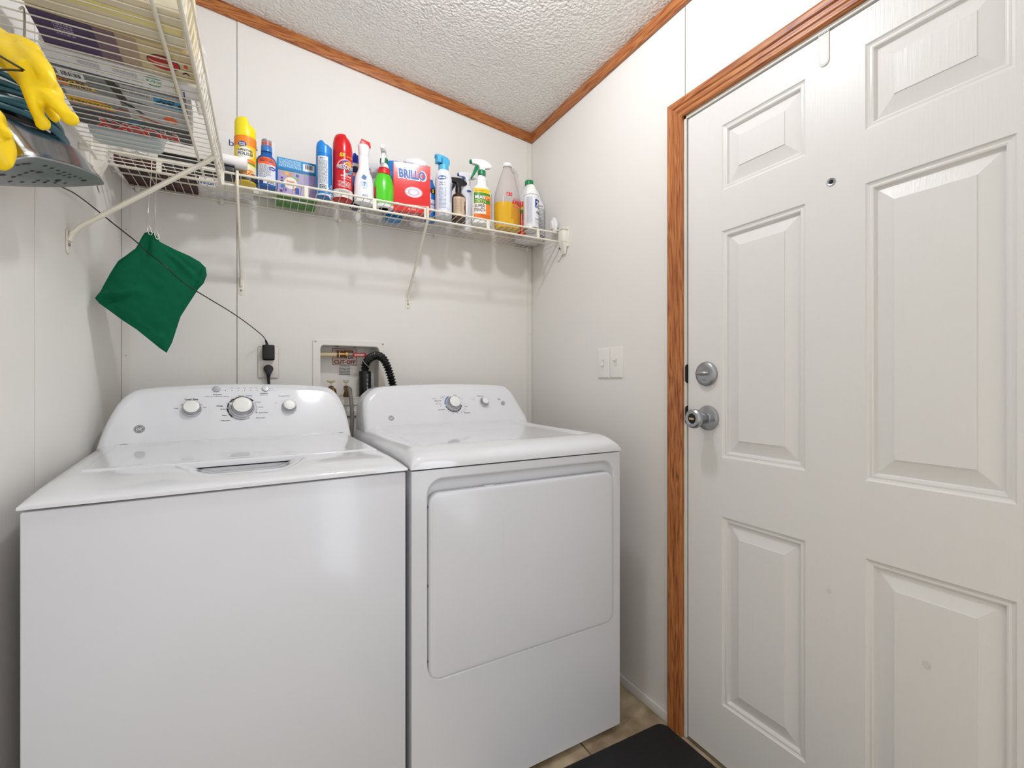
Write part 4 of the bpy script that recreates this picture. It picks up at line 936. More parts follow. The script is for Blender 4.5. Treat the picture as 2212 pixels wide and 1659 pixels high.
    mb = MB(); lathe(mb, [(.0138, .172), (.0140, .196), (.012, .200), (.007, .202), (.0065, .210), (.004, .214), (0, .215)], gl('royal_blue_cap', '#1330c8', .3), 24); box(mb, .006, .012, -.003, .003, .198, .208, gl('royal_blue_cap', '#1330c8', .3)); mb.build('cap', t, 'royal blue cap')
    # 7 white toilet cleaner bottle with red tip
    t = item('angled_neck_bottle', 'white bottle with a long neck and a bright red flip top', 'bottle', -.838, -.190, .1)
    wp = gl('white_bottle_plastic', '#ecedf0', .3)
    body(t, 'bottle_body', [(.020, 0), (.034, .004), (.036, .02), (.035, .075), (.030, .105), (.022, .122), (.0195, .135), (.0190, .178), (.0180, .182)], wp, 1, .72)
    def d(mb, f):
        quad(mb, -.015, .008, .014, .080, .0002, wp, fn=f); quad(mb, -.014, .006, .056, .078, .0005, P_('#c6d8ee'), fn=f); text(mb, '7', P_('#27508f'), -.004, .060, .014, .008, .0009, .03, fn=f); scribble(mb, -.008, .0, .050, .054, 1, fine, .0006, fn=f); scribble(mb, -.010, .006, .018, .030, 3, P_('#5b76a8'), .0006, fn=f)
    lab(t, 'label', wrap(.0362, .0262), d, 'pale blue print')
    def d(mb, f):
        for i, (a, b) in enumerate(((-.006, .098), (-.001, .094), (-.009, .091), (-.003, .088))): disc(mb, a, b, .004, .0034, .0005, P_('#3a6fb4'), fn=f)
    lab(t, 'flower_print', wrap(.0362, .0262), d, 'blue flower print')
    mb = MB(); lathe(mb, [(.0182, .180), (.0190, .192), (.021, .206), (.022, .216), (.020, .220)], wp, 28, 1, .8); mb.build('cap_base', t)
    mb = MB(); prism(mb, [(-.017, 0), (.022, -.006), (.018, .012), (-.012, .018)], -.014, .014, gl('flip_top_red', '#e01a1e', .3), .002, M=T(.001, 0, .220) @ R(PI/2, 'X')); mb.build('flip_top', t, 'bright red flip top')
    # 8 white spray bottle behind
    t = item('spray_bottle', 'plain white spray bottle behind the red-tipped and green bottles', 'spray bottle', -.775, -.072, 0)
    body(t, 'bottle_body', [(.022, 0), (.033, .004), (.034, .10), (.028, .135), (.015, .152), (.0135, .158)], wp, 1, .8); trigger(t, wp, wp, mat('grey_plastic', '#c9c7c1', .4), .156, PI*.83, 1.0)
    # 9 lime green spray bottle
    t = item('spray_bottle', 'lime green cleaner bottle with a red band, dark green collar and white sprayer', 'spray bottle', -.762, -.183, .05)
    lg = gl('lime_liquid_plastic', '#4fc81c', .2, coat=.3)
    body(t, 'bottle_body', [(.020, 0), (.034, .004), (.037, .020), (.037, .088), (.033, .108), (.026, .126), (.022, .138), (.0205, .139)], lg, 1, .7, extra=lambda mb: [lathe(mb, [(.0205, 0), (.0345, .003), (.0375, .013)], wp, 36, 1.003, .71)])
    mb = MB(); lathe(mb, [(.0240, .130), (.0225, .140), (.0200, .152), (.0195, .154)], gl('band_red', '#dc1d1f', .35), 28, 1.03, .85); mb.build('neck_band', t, 'red band round the neck')
    mb = MB(); lathe(mb, [(.0195, .153), (.0175, .160), (.0135, .170), (.013, .173)], wp, 28); mb.build('neck', t, 'white neck')
    mb = MB(); quad(mb, -.046, -.034, .012, .075, .0006, P_('#c62a20'), fn=wrap(.037, .026), n=4); quad(mb, -.042, -.036, .030, .036, .0009, k_, fn=wrap(.037, .026), n=2); mb.build('side_label', t, 'edge of a red label')
    trigger(t, wp, wp, gl('dark_green_collar', '#11734a', .35), .171, -PI*.62, .98, .0155, .020)
    # 10 blue tub behind
    t = item('plastic_tub', 'round bright blue tub standing behind the lime bottle and red box', 'tub', -.698, -.075, 0)
    body(t, 'tub_body', [(.030, 0), (.034, .004), (.034, .190), (.033, .192)], gl('tub_blue', '#2d8fd8', .3), extra=lambda mb: lathe(mb, [(.0342, .10), (.0342, .16)], P_('#5aa5dd'), 36, caps=False))
    mb = MB(); lathe(mb, [(.0352, .190), (.0352, .226), (.034, .230), (0, .230)], gl('tub_lid_blue', '#2a86d2', .3), 36); mb.build('lid', t)
    # 11 red soap pad box
    t = item('cardboard_box', 'upright glossy red box with a big blue and white word, front of the row', 'box', -.655, -.180, -.16)
    rb = mat('box_glossy_red', '#d8201d', .14, coat=.5); mb = MB(); box(mb, -.071, .071, -.022, .022, 0, .188, rb, .001, 1); M = T(0, -.0223, 0) @ FRONT
    # burst rays and swirl
    for k in range(14):
        a = math.radians(-20+k*17); mb.add([(.0+math.cos(a-.03)*.018, .165+math.sin(a-.03)*.008, .0004), (.0+math.cos(a+.03)*.018, .165+math.sin(a+.03)*.008, .0004), (max(-.07, min(.07, math.cos(a)*.09)), max(.12, min(.187, .165+math.sin(a)*.05)), .0004)], [[0, 1, 2]], P_('#ef7b63'), False, M)
    text(mb, 'Steel Wool Soap Pads', P_('#f6d8d2'), -.020, .166, .0050, .060, .0007, .01, M=M)
    text(mb, 'BRILLO', P_('#f4f0f0'), .0, .128, .036, .112, .0007, .07, M=M, rot=-.02, shear=-.12); text(mb, 'BRILLO', P_('#1f5fae'), .0, .130, .033, .104, .0012, .035, M=M, rot=-.02, shear=-.12)
    for rr, c in ((.034, '#e9b0b4'), (.029, '#f4e4ea'), (.022, '#c9a0c0'), (.016, '#f7f3f5')): disc(mb, .006, .078, rr, rr*.62, .0005+(.034-rr)*.03, P_(c), M)
    text(mb, 'USA', P_('#f6e8e6'), -.056, .024, .008, .018, .0007, .04, M=M); scribble(mb, -.018, .056, .020, .030, 2, P_('#f6d8d2'), .0007, M)
    text(mb, '18 PADS', P_('#f6d8d2'), .0, .008, .006, .03, .0007, .02, M=M)
    MB_ = Matrix(((-1, 0, 0, 0), (0, 1, 0, 0), (0, 0, -1, 0), (0, 0, 0, 1))); text(mb, 'BRILLO', wh, 0, -.006, .012, .05, .0006, .04, M=MB_)
    mb.build('carton', t)
    # 12 white trigger bottle behind the red box
    t = item('spray_bottle', 'white spray bottle hidden behind the red box, only its sprayer showing', 'spray bottle', -.598, -.062, 0)
    body(t, 'bottle_body', [(.022, 0), (.033, .004), (.034, .14), (.028, .185), (.015, .205), (.0135, .212)], wp, 1, .8); trigger(t, wp, wp, wp, .210, PI*.93, 1.15, .013, .022)
    # 13 small blue bottle with round 3
    t = item('cleaner_bottle', 'blue bottle with a round 3 badge squeezed behind the white and light blue sprayer can', 'bottle', -.562, -.128, 0)
    body(t, 'bottle_body', [(.018, 0), (.0245, .004), (.0245, .11), (.020, .145), (.012, .165), (.011, .172)], gl('bright_blue_plastic', '#1c7ccc', .25), extra=lambda mb: [quad(mb, -.02, .03, .045, .085, .0004, P_('#dfe8f2'), fn=wrap(.0247)), text(mb, 'Scrub', P_('#2a4ea0'), .004, .062, .010, .032, .0008, .03, fn=wrap(.0247)), disc(mb, .004, .120, .0125, .0125, .0004, k_, fn=wrap(.0247)), text(mb, '3', P_('#f0d440'), .004, .113, .014, None, .0008, .04, fn=wrap(.0247)), quad(mb, -.01, .03, .002, .012, .0005, P_('#e7b52c'), fn=wrap(.0247))])
    mb = MB(); lathe(mb, [(.0125, .170), (.0125, .186), (.010, .188), (0, .188)], wp, 24); mb.build('cap', t, 'white cap')
    # 14 white aerosol with light blue sprayer cap
    t = item('aerosol_can', 'tall white aerosol can with a light blue pistol-style spray cap', 'spray can', -.527, -.192, .15)
    body(t, 'can', [(.027, 0), (.0335, .004), (.0335, .155), (.030, .178), (.022, .190), (.018, .194)], gl('pearl_white_can', '#e2e6f0', .25), extra=lambda mb: lathe(mb, [(.0272, 0), (.0338, .005), (.0338, .012)], P_('#b9bfca', .3), 36, caps=False))
    def d(mb, f):
        disc(mb, -.022, .152, .017, .0085, .0004, P_('#2a62b0'), fn=f); text(mb, 'Zero', wh, -.022, .149, .0065, .022, .0008, .03, fn=f)
        text(mb, 'ODOR', P_('#6a6f98'), -.022, .130, .0062, .024, .0005, .02, fn=f); text(mb, 'CITRUS', P_('#6a6f98'), -.022, .121, .0055, .026, .0005, .02, fn=f)
        quad(mb, .012, .034, .1345, .1362, .0005, P_('#39549a'), fn=f); scribble(mb, -.036, -.006, .030, .116, 16, P_('#9aa3bd'), .0005, fn=f); scribble(mb, .012, .034, .060, .130, 13, P_('#9aa3bd'), .0005, fn=f)
        arcs = [( .004+.005*math.cos(a), .030+.005*math.sin(a)) for a in [2*PI*k/12 for k in range(12)]]
        for i in range(12): mb.add([(arcs[i][0], arcs[i][1], .0006), (arcs[(i+1) % 12][0], arcs[(i+1) % 12][1], .0006), (.004+.0042*math.cos(2*PI*(i+1)/12), .030+.0042*math.sin(2*PI*(i+1)/12), .0006), (.004+.0042*math.cos(2*PI*i/12), .030+.0042*math.sin(2*PI*i/12), .0006)], [[0, 1, 2, 3]], P_('#5a78b8'), False, None, f)
    lab(t, 'label', wrap(.0336), d, 'blue-grey print on the can')
    lb = gl('sky_blue_cap', '#4fb2dc', .35); mb = MB()
    lathe(mb, [(.020, .192), (.021, .204), (.020, .212)], lb, 28); prism(mb, [(-.030, .010), (-.010, .012), (-.008, 0), (.018, 0), (.027, .016), (.026, .030), (.016, .040), (-.004, .043), (-.029, .043), (-.033, .036), (-.029, .030)], -.014, .014, lb, .004, M=T(-.003, 0, .206) @ R(PI/2, 'X')); c = mb.build('spray_cap', t, 'light blue pistol-style cap')
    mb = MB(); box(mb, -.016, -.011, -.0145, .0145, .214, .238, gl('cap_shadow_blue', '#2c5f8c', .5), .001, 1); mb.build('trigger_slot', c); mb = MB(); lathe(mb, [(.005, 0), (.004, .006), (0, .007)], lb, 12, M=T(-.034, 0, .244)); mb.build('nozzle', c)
    # 15 brown bottle with black sprayer
    t = item('spray_bottle', 'small amber-brown bottle with a black sprayer and a tan label', 'spray bottle', -.452, -.165, .1)
    body(t, 'bottle_body', [(.022, 0), (.0295, .004), (.030, .02), (.030, .098), (.027, .112), (.018, .122), (.0125, .126), (.012, .132)], gl('amber_brown_plastic', '#3b2416', .12, coat=.4))
    def d(mb, f):
        quad(mb, -.036, .036, .024, .102, .0004, P_('#cdb69c'), fn=f, n=20); scribble(mb, -.030, .002, .040, .094, 12, P_('#9a8266'), .0006, fn=f)
        disc(mb, .024, .076, .011, .014, .0007, P_('#8a5238'), fn=f); disc(mb, .022, .060, .010, .016, .0008, P_('#7a4630'), fn=f); disc(mb, .026, .090, .007, .005, .0009, P_('#b06a4a'), fn=f); disc(mb, .026, .040, .012, .006, .0008, P_('#30362c'), fn=f)
    lab(t, 'label', wrap(.0301), d, 'tan paper label')
    bk = BLACK(); trigger(t, bk, bk, bk, .128, PI*.97, .96, .0132, .024)
    # 16 white bottle behind
    t = item('spray_bottle', 'white spray bottle with small blue accents, behind the black sprayer', 'spray bottle', -.375, -.080, 0)
    body(t, 'bottle_body', [(.022, 0), (.034, .004), (.035, .13), (.030, .175), (.015, .200), (.0135, .206)], wp, 1, .8, extra=lambda mb: [disc(mb, -.004, .172, .008, .004, .004, P_('#2447a0'), fn=wrap(.031, .024))]); trigger(t, wp, gl('deep_blue_plastic', '#22409c', .35), wp, .204, PI*.95, .95)
    # 17 orange label cleaner bottle
    t = item('spray_bottle', 'white bottle with a green and orange label and a white and green sprayer', 'spray bottle', -.355, -.186, .08)
    body(t, 'bottle_body', [(.026, 0), (.043, .004), (.046, .016), (.046, .110), (.045, .135), (.036, .156), (.0235, .168), (.0215, .196), (.0165, .208), (.0155, .212)], gl('bright_white_bottle', '#f3f4f2', .28), 1, .66, extra=lambda mb: [lathe(mb, [(.0225, z), (.0235, z+.003), (.0225, z+.006)], gl('bright_white_bottle', '#f3f4f2', .28), 36, 1, .66, caps=False) for z in (.172, .181, .190)])
    def d(mb, f):
        quad(mb, -.046, .022, .124, .146, .0004, P_('#f0c81c'), fn=f, n=16); quad(mb, -.046, .022, .084, .128, .0005, P_('#3f8a26'), fn=f, n=16); quad(mb, -.046, .026, .020, .110, .0004, P_('#f07e22'), fn=f, n=16); quad(mb, -.010, .026, .100, .118, .0008, P_('#f59a3c'), fn=f, n=8)
        text(mb, 'CLEANS FAST', P_('#b4571c'), -.022, .133, .0048, .036, .0009, .01, fn=f, rot=.06)
        text(mb, 'MEAN', P_('#12330f'), -.020, .1015, .0165, .042, .0010, .06, fn=f); text(mb, 'MEAN', wh, -.020, .1022, .0150, .039, .0014, .03, fn=f); text(mb, 'GREEN', P_('#1d3f16'), -.020, .0850, .0150, .046, .0010, .04, fn=f); text(mb, 'GREEN', P_('#bfe07a'), -.020, .0856, .0138, .043, .0014, .01, fn=f)
        quad(mb, -.044, .002, .040, .083, .0008, P_('#f3ece2'), fn=f, n=12); text(mb, 'SUPER', k_, -.022, .066, .0135, .040, .0013, .02, fn=f, shear=.12); text(mb, 'STRENGTH', k_, -.022, .049, .0135, .044, .0013, .02, fn=f, shear=.12)
        disc(mb, .013, .104, .006, .004, .0011, P_('#d84c1c'), fn=f); scribble(mb, -.030, .020, .024, .038, 3, P_('#c25a16'), .0008, fn=f)
        quad(mb, .028, .050, .020, .138, .0004, P_('#dfe0e2'), fn=f, n=6); scribble(mb, .029, .048, .026, .134, 22, fine, .0006, fn=f)
    lab(t, 'label', wrap(.0462, .0306), d, 'green and orange label with SUPER STRENGTH')
    gn = gl('green_collar', '#14804f', .35); trigger(t, gl('bright_white_bottle', '#f3f4f2', .28), gn, gn, .210, PI*.97, 1.12, .0145, .020, gn)
    # 18 yellow liquid jug
    t = item('liquid_jug', 'clear round-shouldered jug half full of yellow cleaner with red print', 'jug', -.228, -.176, .05)
    cl = gl('milky_clear_plastic', '#e6deda', .2, trans=.5, ior=1.15); liq = gl('yellow_cleaner_liquid', '#dba90c', .16, coat=.3)
    prof = [(.040, 0), (.059, .005), (.0615, .020), (.0615, .135), (.056, .165), (.044, .205), (.030, .245), (.021, .266), (.0175, .275), (.0175, .282)]
    body(t, 'jug_body', [(.0615, .112)]+prof[3:], cl, 1, .72)
    body(t, 'liquid', [(.040, 0), (.059, .005), (.0615, .020), (.0615, .112)], liq, 1, .72, label='golden yellow liquid filling the lower half')
    mb = MB(); lathe(mb, [(.0195, .279), (.0195, .292), (.018, .294), (0, .294)], gl('white_cap', '#f0f0ee', .3), 32); mb.build('cap', t, 'white screw cap')
    mb = MB(); tube(mb, smooth_path([(.018, 0, .270), (.032, 0, .272), (.044, 0, .255), (.051, 0, .215), (.050, 0, .178)], 6), .0085, cl, 12, flat=(1, 1)); mb.build('handle', t)
    def d(mb, f):
        rd2 = P_('#d2232a'); quad(mb, -.024, -.002, .138, .152, .0006, rd2, fn=f, n=6); text(mb, 'LA', wh, -.0185, .1405, .009, .007, .001, .02, fn=f); text(mb, "'s", wh, -.0075, .1405, .009, .006, .001, .02, fn=f)
        text(mb, "LA'S TOTALLY", rd2, .031, .124, .0085, .056, .0008, .0, fn=f); text(mb, 'AWESOME', rd2, .031, .106, .0175, .068, .0010, .05, fn=f)
        quad(mb, .002, .060, .094, .101, .0006, P_('#d8412a'), fn=f); text(mb, 'ALL PURPOSE CONCENTRATED CLEANER', wh, .031, .0960, .0034, .052, .0010, .0, fn=f)
        for i in range(12): scribble(mb, -.006+.012*(i < 4), .066, .0155+i*.0064, .0190+i*.0064, 1, P_('#c9541e'), .0007, fn=f)
    lab(t, 'label', wrap(.0622, .0446), d, 'red printing on the jug')
    # 19 orange bottle sliver
    t = item('cleaner_bottle', 'narrow orange bottle wedged between the yellow jug and the white can', 'bottle', -.141, -.150, 0)
    body(t, 'bottle_body', [(.014, 0), (.0190, .004), (.0190, .085), (.0165, .112), (.0115, .132), (.010, .138)], gl('orange_plastic', '#e8461c', .3), extra=lambda mb: [quad(mb, -.02, .02, .096, .112, .0012, P_('#3e7a28'), fn=wrap(.0185)), quad(mb, -.02, .02, .112, .124, .0006, P_('#e6c224'), fn=wrap(.0170)), quad(mb, -.006, .012, .066, .090, .0006, k_, fn=wrap(.0190)), text(mb, 'GO', k_, .004, .022, .016, .018, .0006, .04, fn=wrap(.0190), rot=PI/2*0)])
    mb = MB(); lathe(mb, [(.0115, .136), (.0115, .152), (0, .153)], gl('orange_plastic', '#e8461c', .3), 20); mb.build('cap', t)
    # 20 white can with conical cap
    t = item('spray_can', 'white can with a dark blue square, grey metal base rim and tapering white cap', 'spray can', -.137, -.226, .02)
    body(t, 'can', [(.030, .0), (.0325, .0), (.0335, .004), (.0335, .148), (.0315, .152)], gl('can_white', '#e9eaec', .28), extra=lambda mb: [lathe(mb, [(.030, -.0006), (.0338, .0), (.0342, .005), (.0334, .009)], gl('tin_rim', '#8f8d86', .3, metal=.9), 36, caps=False), lathe(mb, [(.0318, .149), (.0335, .1505), (.0318, .152)], gl('tin_rim', '#8f8d86', .3, metal=.9), 36, caps=False)])
    def d(mb, f):
        quad(mb, -.040, -.012, .020, .140, .0003, P_('#d3d4da'), fn=f); scribble(mb, -.038, -.014, .028, .136, 26, P_('#a4a6b2'), .0005, fn=f)
        nb = P_('#1a2c86'); quad(mb, .000, .034, .094, .130, .0006, nb, fn=f); text(mb, '24', wh, .018, .101, .022, .024, .0010, .05, fn=f); text(mb, 'HOURS', wh, .016, .095, .0042, .018, .0010, .02, fn=f)
        text(mb, 'FLEA', k_, .020, .068, .011, .026, .0005, .03, fn=f); text(mb, 'HOME SPRAY', k_, .016, .042, .0046, .030, .0005, .02, fn=f); text(mb, 'Treats', P_('#9a9ca6'), .014, .026, .009, .026, .0005, .0, fn=f)
    lab(t, 'label', wrap(.0336), d, 'white label with a dark blue square')
    mb = MB(); lathe(mb, [(.0318, .151), (.0300, .160), (.0215, .184), (.0160, .196), (.0130, .200), (0, .201)], gl('white_cap', '#f0f0ee', .3), 32); mb.build('cap', t, 'tapering white cap')
    # 21 white jug with green cap
    t = item('liquid_jug', 'opaque white jug with a green cap standing in the right corner', 'jug', -.062, -.080, .0)
    mb = MB(); secs = [(.050, .040, 0), (.056, .054, .006), (.058, .056, .02), (.058, .056, .155), (.055, .054, .175), (.040, .040, .215), (.026, .026, .250), (.0175, .0175, .262), (.0165, .0165, .272)]
    V = []; F = []; N = 0
    for a, b, z in secs:
        o = rrect(-a, a, -b, b, min(a, b)*(.35 if z < .18 else .8), 6); N = len(o); V += [(x, y, z) for x, y in o]
    for i in range(len(secs)-1):
        for j in range(N): F.append([i*N+j, i*N+(j+1) % N, (i+1)*N+(j+1) % N, (i+1)*N+j])
    F.append(list(range(N))[::-1]); F.append([(len(secs)-1)*N+j for j in range(N)]); mb.add(V, F, wp, True); mb.build('jug_body', t)
    mb = MB(); M = T(0, -.0562, 0) @ FRONT; scribble(mb, .014, .052, .030, .150, 18, P_('#9a9a9e'), .0005, M); text(mb, 'CONCENTRATE', k_, .018, .156, .0055, .046, .0005, .02, M=M); bars(mb, .028, .050, .006, .026, k_, .0006, M); mb.build('label', t, 'grey fine print and barcode')
    mb = MB(); lathe(mb, [(.0200, .268), (.0205, .271), (.0200, .288), (.018, .290), (0, .290)], gl('green_screw_cap', '#12854c', .35), 32); mb.build('cap', t, 'green screw cap')
    mb = MB(); tube(mb, smooth_path([(.020, -.006, .258), (.040, -.008, .235), (.052, -.010, .195), (.054, -.012, .165)], 6), .008, wp, 12); mb.build('handle', t)
    # 22 white scrub brush at the end
    t = thing('scrub_brush', 'white oval plastic brush propped at the right end of the shelf', 'brush', (-.026, -.246, DECK), 0, ROW)
    mb = MB(); lathe(mb, [(0, -.006), (.8, -.005), (1, 0), (.93, .006), (.5, .009), (0, .010)], wp, 32, M=T(0, .012, .040) @ R(math.radians(-12), 'X') @ R(PI/2, 'Y') @ Matrix.Diagonal((.038, .027, 1, 1))); mb.build('brush_back', t)
    mb = MB(); lathe(mb, [(0, -.016), (.5, -.015), (.7, -.004)], gl('white_bristles', '#dfddd6', .8), 24, M=T(0, .012, .040) @ R(math.radians(-12), 'X') @ R(PI/2, 'Y') @ Matrix.Diagonal((.034, .022, 1, 1))); mb.build('bristles', t)
products()
def left_corner():
    k_ = INK('#20242c'); wh = P_('#efeeec'); db = gl('dark_brown_card', '#4a2320', .5); G = 'boxes at the left end of the back shelf'
    DN = lambda x, y, z: T(x, y, z) @ Matrix(((1, 0, 0, 0), (0, -1, 0, 0), (0, 0, -1, 0), (0, 0, 0, 1)))   # flat art facing down, up = -y
    def th(nm, l, c, p): return thing(nm, l, c, p, 0, G)
    t = th('cardboard_box', 'dark brown flat box on the wire deck in the left corner', 'box', (-1.465, -.096, DECK))
    mb = MB(); box(mb, -.100, .095, -.084, .088, 0, .030, db, .001, 1); M = DN(0, 0, -.0001)
    for a in (-.045, .03): quad(mb, a, a+.005, -.087, .083, .0004, P_('#241312'), M, n=1)
    for a, b, c, d_ in ((-.08, -.06, -.03, .05), (.0, .03, .06, -.04)):
        mb.add([(a, b, .0006), (a+.0015, b, .0006), (c+.0015, d_, .0006), (c, d_, .0006)], [[0, 1, 2, 3]], P_('#2a1513'), False, M)
    mb.build('carton', t)
    t = th('light_bulb_box', 'flat white light bulb box with blue 4 BULBS print, next to the brown box', 'box', (-1.300, -.075, DECK))
    mb = MB(); box(mb, -.064, .100, -.035, .038, 0, .030, wh, .001, 1); M = T(0, -.0352, 0) @ FRONT; text(mb, '4 BULBS', P_('#3f5f9c'), -.035, .006, .009, .040, .0005, .03, M=M); quad(mb, -.064, -.058, 0, .03, .0003, db, M, n=1)
    M = DN(0, 0, -.0001)
    for a, b, c, d_ in ((-.064, .034, -.02, -.003), (-.064, -.037, -.02, -.003), (.100, .034, .060, -.003), (.100, -.037, .060, -.003)):
        mb.add([(a, b, .0005), (a, b+.0012, .0005), (c, d_+.0012, .0005), (c, d_, .0005)], [[0, 1, 2, 3]], INK('#5c5c60'), False, M)
    mb.build('carton', t)
    t = th('storage_case', 'black low case lying across the brown and white boxes', 'case', (-1.347, -.222, DECK))
    mb = MB(); box(mb, -.098, .098, -.038, .040, 0, .022, gl('charcoal_plastic', '#26272b', .4), .005, 2); mb.build('case_body', t)
    mb = MB(); box(mb, -.099, .099, -.039, .041, .022, .028, gl('charcoal_plastic_lid', '#303136', .35), .003, 2); mb.build('case_lid', t)
    t = th('cardboard_box', 'tall white carton against the back wall with blue lettering starting bas', 'box', (-1.209, -.030, DECK))
    x0 = -1.209
    mb = MB(); box(mb, -.100, .079, -.0005, .026, .031, .232, wh, .001, 1); box(mb, -.026, .079, -.0005, .026, 0, .031, wh, .001, 1) if False else None
    M = T(0, -.0008, 0) @ FRONT; text(mb, 'bas', P_('#243f86'), -.068, .188, .0225, .046, .0004, .0, M=M, align='L'); text(mb, 'ics', P_('#243f86'), -.018, .188, .0225, .040, .0004, .0, M=M, align='L'); mb.build('carton', t)
    t = th('paper_roll', 'white paper cylinder lying on the black case, grey disc at its left end', 'roll', (-1.250, -.234, DECK+.0283))
    mb = MB(); lathe(mb, [(.0195, -.034), (.0195, .036), (.016, .037)], P_('#f1f0ee', .5), 32, M=T(0, 0, .0195) @ R(PI/2, 'Y')); mb.build('roll_body', t)
    mb = MB(); lathe(mb, [(.034, -.037), (.036, -.041), (.034, -.044), (0, -.045)], gl('grey_disc_plastic', '#a9abb0', .3), 36, M=T(0, 0, .036) @ R(PI/2, 'Y')); mb.build('end_disc', t, 'grey round disc')
    t = th('plastic_bag', 'crumpled white plastic bag between the left wall and the black case', 'bag', (-1.515, -.238, DECK))
    mb = MB(); bm = bmesh.new(); bmesh.ops.create_icosphere(bm, subdivisions=4, radius=1)
    for v in bm.verts:
        n = noise.noise(v.co*2.3)*.28+noise.noise(v.co*6)*.13; c = v.co*(1+n); v.co = Vector((c.x*.042, c.y*.026, max(0, .022+c.z*.022)))
    bm.verts.index_update(); mb.add([v.co.copy() for v in bm.verts], [[v.index for v in f.verts] for f in bm.faces], gl('thin_white_film', '#e9e8e6', .35), False); bm.free(); mb.build('bag_film', t)
left_corner()
def side_shelf_things():
    k_ = INK('#20242c'); wh = P_('#f0f0f2'); G = 'boxes on the left wall shelf'
    # art on undersides reads upside down from the camera: letters run towards -x, tops towards +y
    def UD(x, y): return T(x, y, -.0002) @ Matrix(((-1, 0, 0, 0), (0, 1, 0, 0), (0, 0, -1, 0), (0, 0, 0, 1)))
    def th(nm, l, c, p, rz=0): return thing(nm, l, c, p, rz, G)
    # grey trash bag box
    t = th('trash_bag_box', 'wide grey trash bag box with a big red brand word, seen from below', 'box', (-1.428, -.585, SHL), .06)
    gy = P_('#85888c'); lg = P_('#b8babd'); dg = P_('#4a4d52'); mb = MB(); box(mb, -.116, .104, -.167, .062, 0, .085, gy, .001, 1); M = UD(0, 0)
    # M: local x = -world x
    quad(mb, -.103, .115, -.020, .0615, .0003, dg, M, n=1); quad(mb, -.10, .010, -.165, -.022, .0003, lg, M, n=1); quad(mb, .02, .110, -.100, -.066, .0004, P_('#c9cbcd'), M, n=1)
    mb.add([(.033, -.166, .0005), (.017, -.166, .0005), (.002, -.088, .0005), (.018, -.088, .0005)], [[3, 2, 1, 0]], P_('#2d2f33'), False, M)
    mb.add([(.018, -.088, .0005), (.002, -.088, .0005), (-.020, -.055, .0005), (-.012, -.055, .0005)], [[3, 2, 1, 0]], P_('#2d2f33'), False, M)
    text(mb, 'HUSKY', P_('#f0ece8'), .004, .0185, .041, .166, .0006, .06, M=M, shear=-.1); text(mb, 'HUSKY', P_('#c4181c'), .004, .0205, .036, .160, .0010, .04, M=M, shear=-.1)
    quad(mb, -.078, .018, .0015, .0125, .0006, P_('#17181b'), M, n=1); text(mb, 'DRAWSTRING', wh, -.030, .0040, .0062, .086, .0010, .01, M=M)
    quad(mb, -.005, .020, -.006, -.001, .0006, P_('#3f8fc4'), M, n=1)
    yl = P_('#eebb22'); og = P_('#e8822a')
    mb.add([(.113, -.062, .0006), (.040, -.056, .0006), (.034, -.036, .0006), (.113, -.036, .0006)], [[0, 1, 2, 3]], yl, False, M); quad(mb, .050, .113, -.066, -.060, .0008, og, M, n=1); quad(mb, .036, .113, -.036, -.033, .0008, og, M, n=1); text(mb, 'EXPANDABLE', k_, .076, -.0520, .0105, .068, .0010, .01, M=M); text(mb, 'STRENGTH', k_, .060, -.0300, .005, .05, .0010, .01, M=M)
    text(mb, 'TEAR & PUNCTURE', P_('#c9a0a0'), .070, -.018, .0075, .060, .001, .01, M=M); text(mb, 'RESISTANT', P_('#6a2420'), .070, -.006, .0060, .045, .001, .01, M=M)
    mb.add([(.113, -.130, .0006), (.070, -.128, .0006), (.052, -.106, .0006), (.113, -.104, .0006)], [[0, 1, 2, 3]], yl, False, M); quad(mb, .100, .1135, -.130, -.104, .0008, og, M, n=1)
    text(mb, 'GRIPS', k_, .080, -.1160, .0085, .036, .0012, .02, M=M); text(mb, 'the CAN', k_, .090, -.1280, .0085, .040, .0012, .02, M=M)
    quad(mb, .066, .106, -.164, -.135, .0006, wh, M, n=1); bars(mb, .071, .101, -.160, -.142, k_, .001, M); text(mb, 'TRASH BAGS', k_, .050, -.140, .0040, .03, .001, .01, M=M)
    quad(mb, -.0965, -.044, -.155, -.116, .0006, P_('#3a93c2'), M, n=1); text(mb, '120', k_, -.070, -.137, .0150, .044, .001, .04, M=M); text(mb, 'BAGS', k_, -.068, -.1505, .0090, .026, .001, .02, M=M)
    text(mb, '13 GALLON (49L)', k_, -.012, -.144, .0060, .050, .001, .01, M=M); text(mb, 'TALL KITCHEN BAG', k_, -.012, -.154, .0060, .052, .001, .01, M=M)
    og2 = P_('#e5602a'); disc(mb, -.067, -.055, .013, .016, .0006, og2, M); disc(mb, -.067, -.048, .006, .007, .0010, lg, M); mb.add([(.028, -.058, .0006), (-.048, -.028, .0006), (-.048, -.022, .0006), (.028, -.050, .0006)], [[0, 1, 2, 3]], P_('#b5502c'), False, M)
    disc(mb, -.010, -.095, .026, .011, .0006, dg, M); disc(mb, -.012, -.094, .022, .008, .0009, P_('#a9abae'), M)
    mb.build('carton', t)
    # white box with the green round mark
    t = th('cardboard_box', 'long white box with a green round mark and fine print, second from the back', 'box', (-1.418, -.788, SHL), .06)
    mb = MB(); box(mb, -.110, .134, -.0305, .026, 0, .10, wh, .001, 1); M = UD(0, 0)
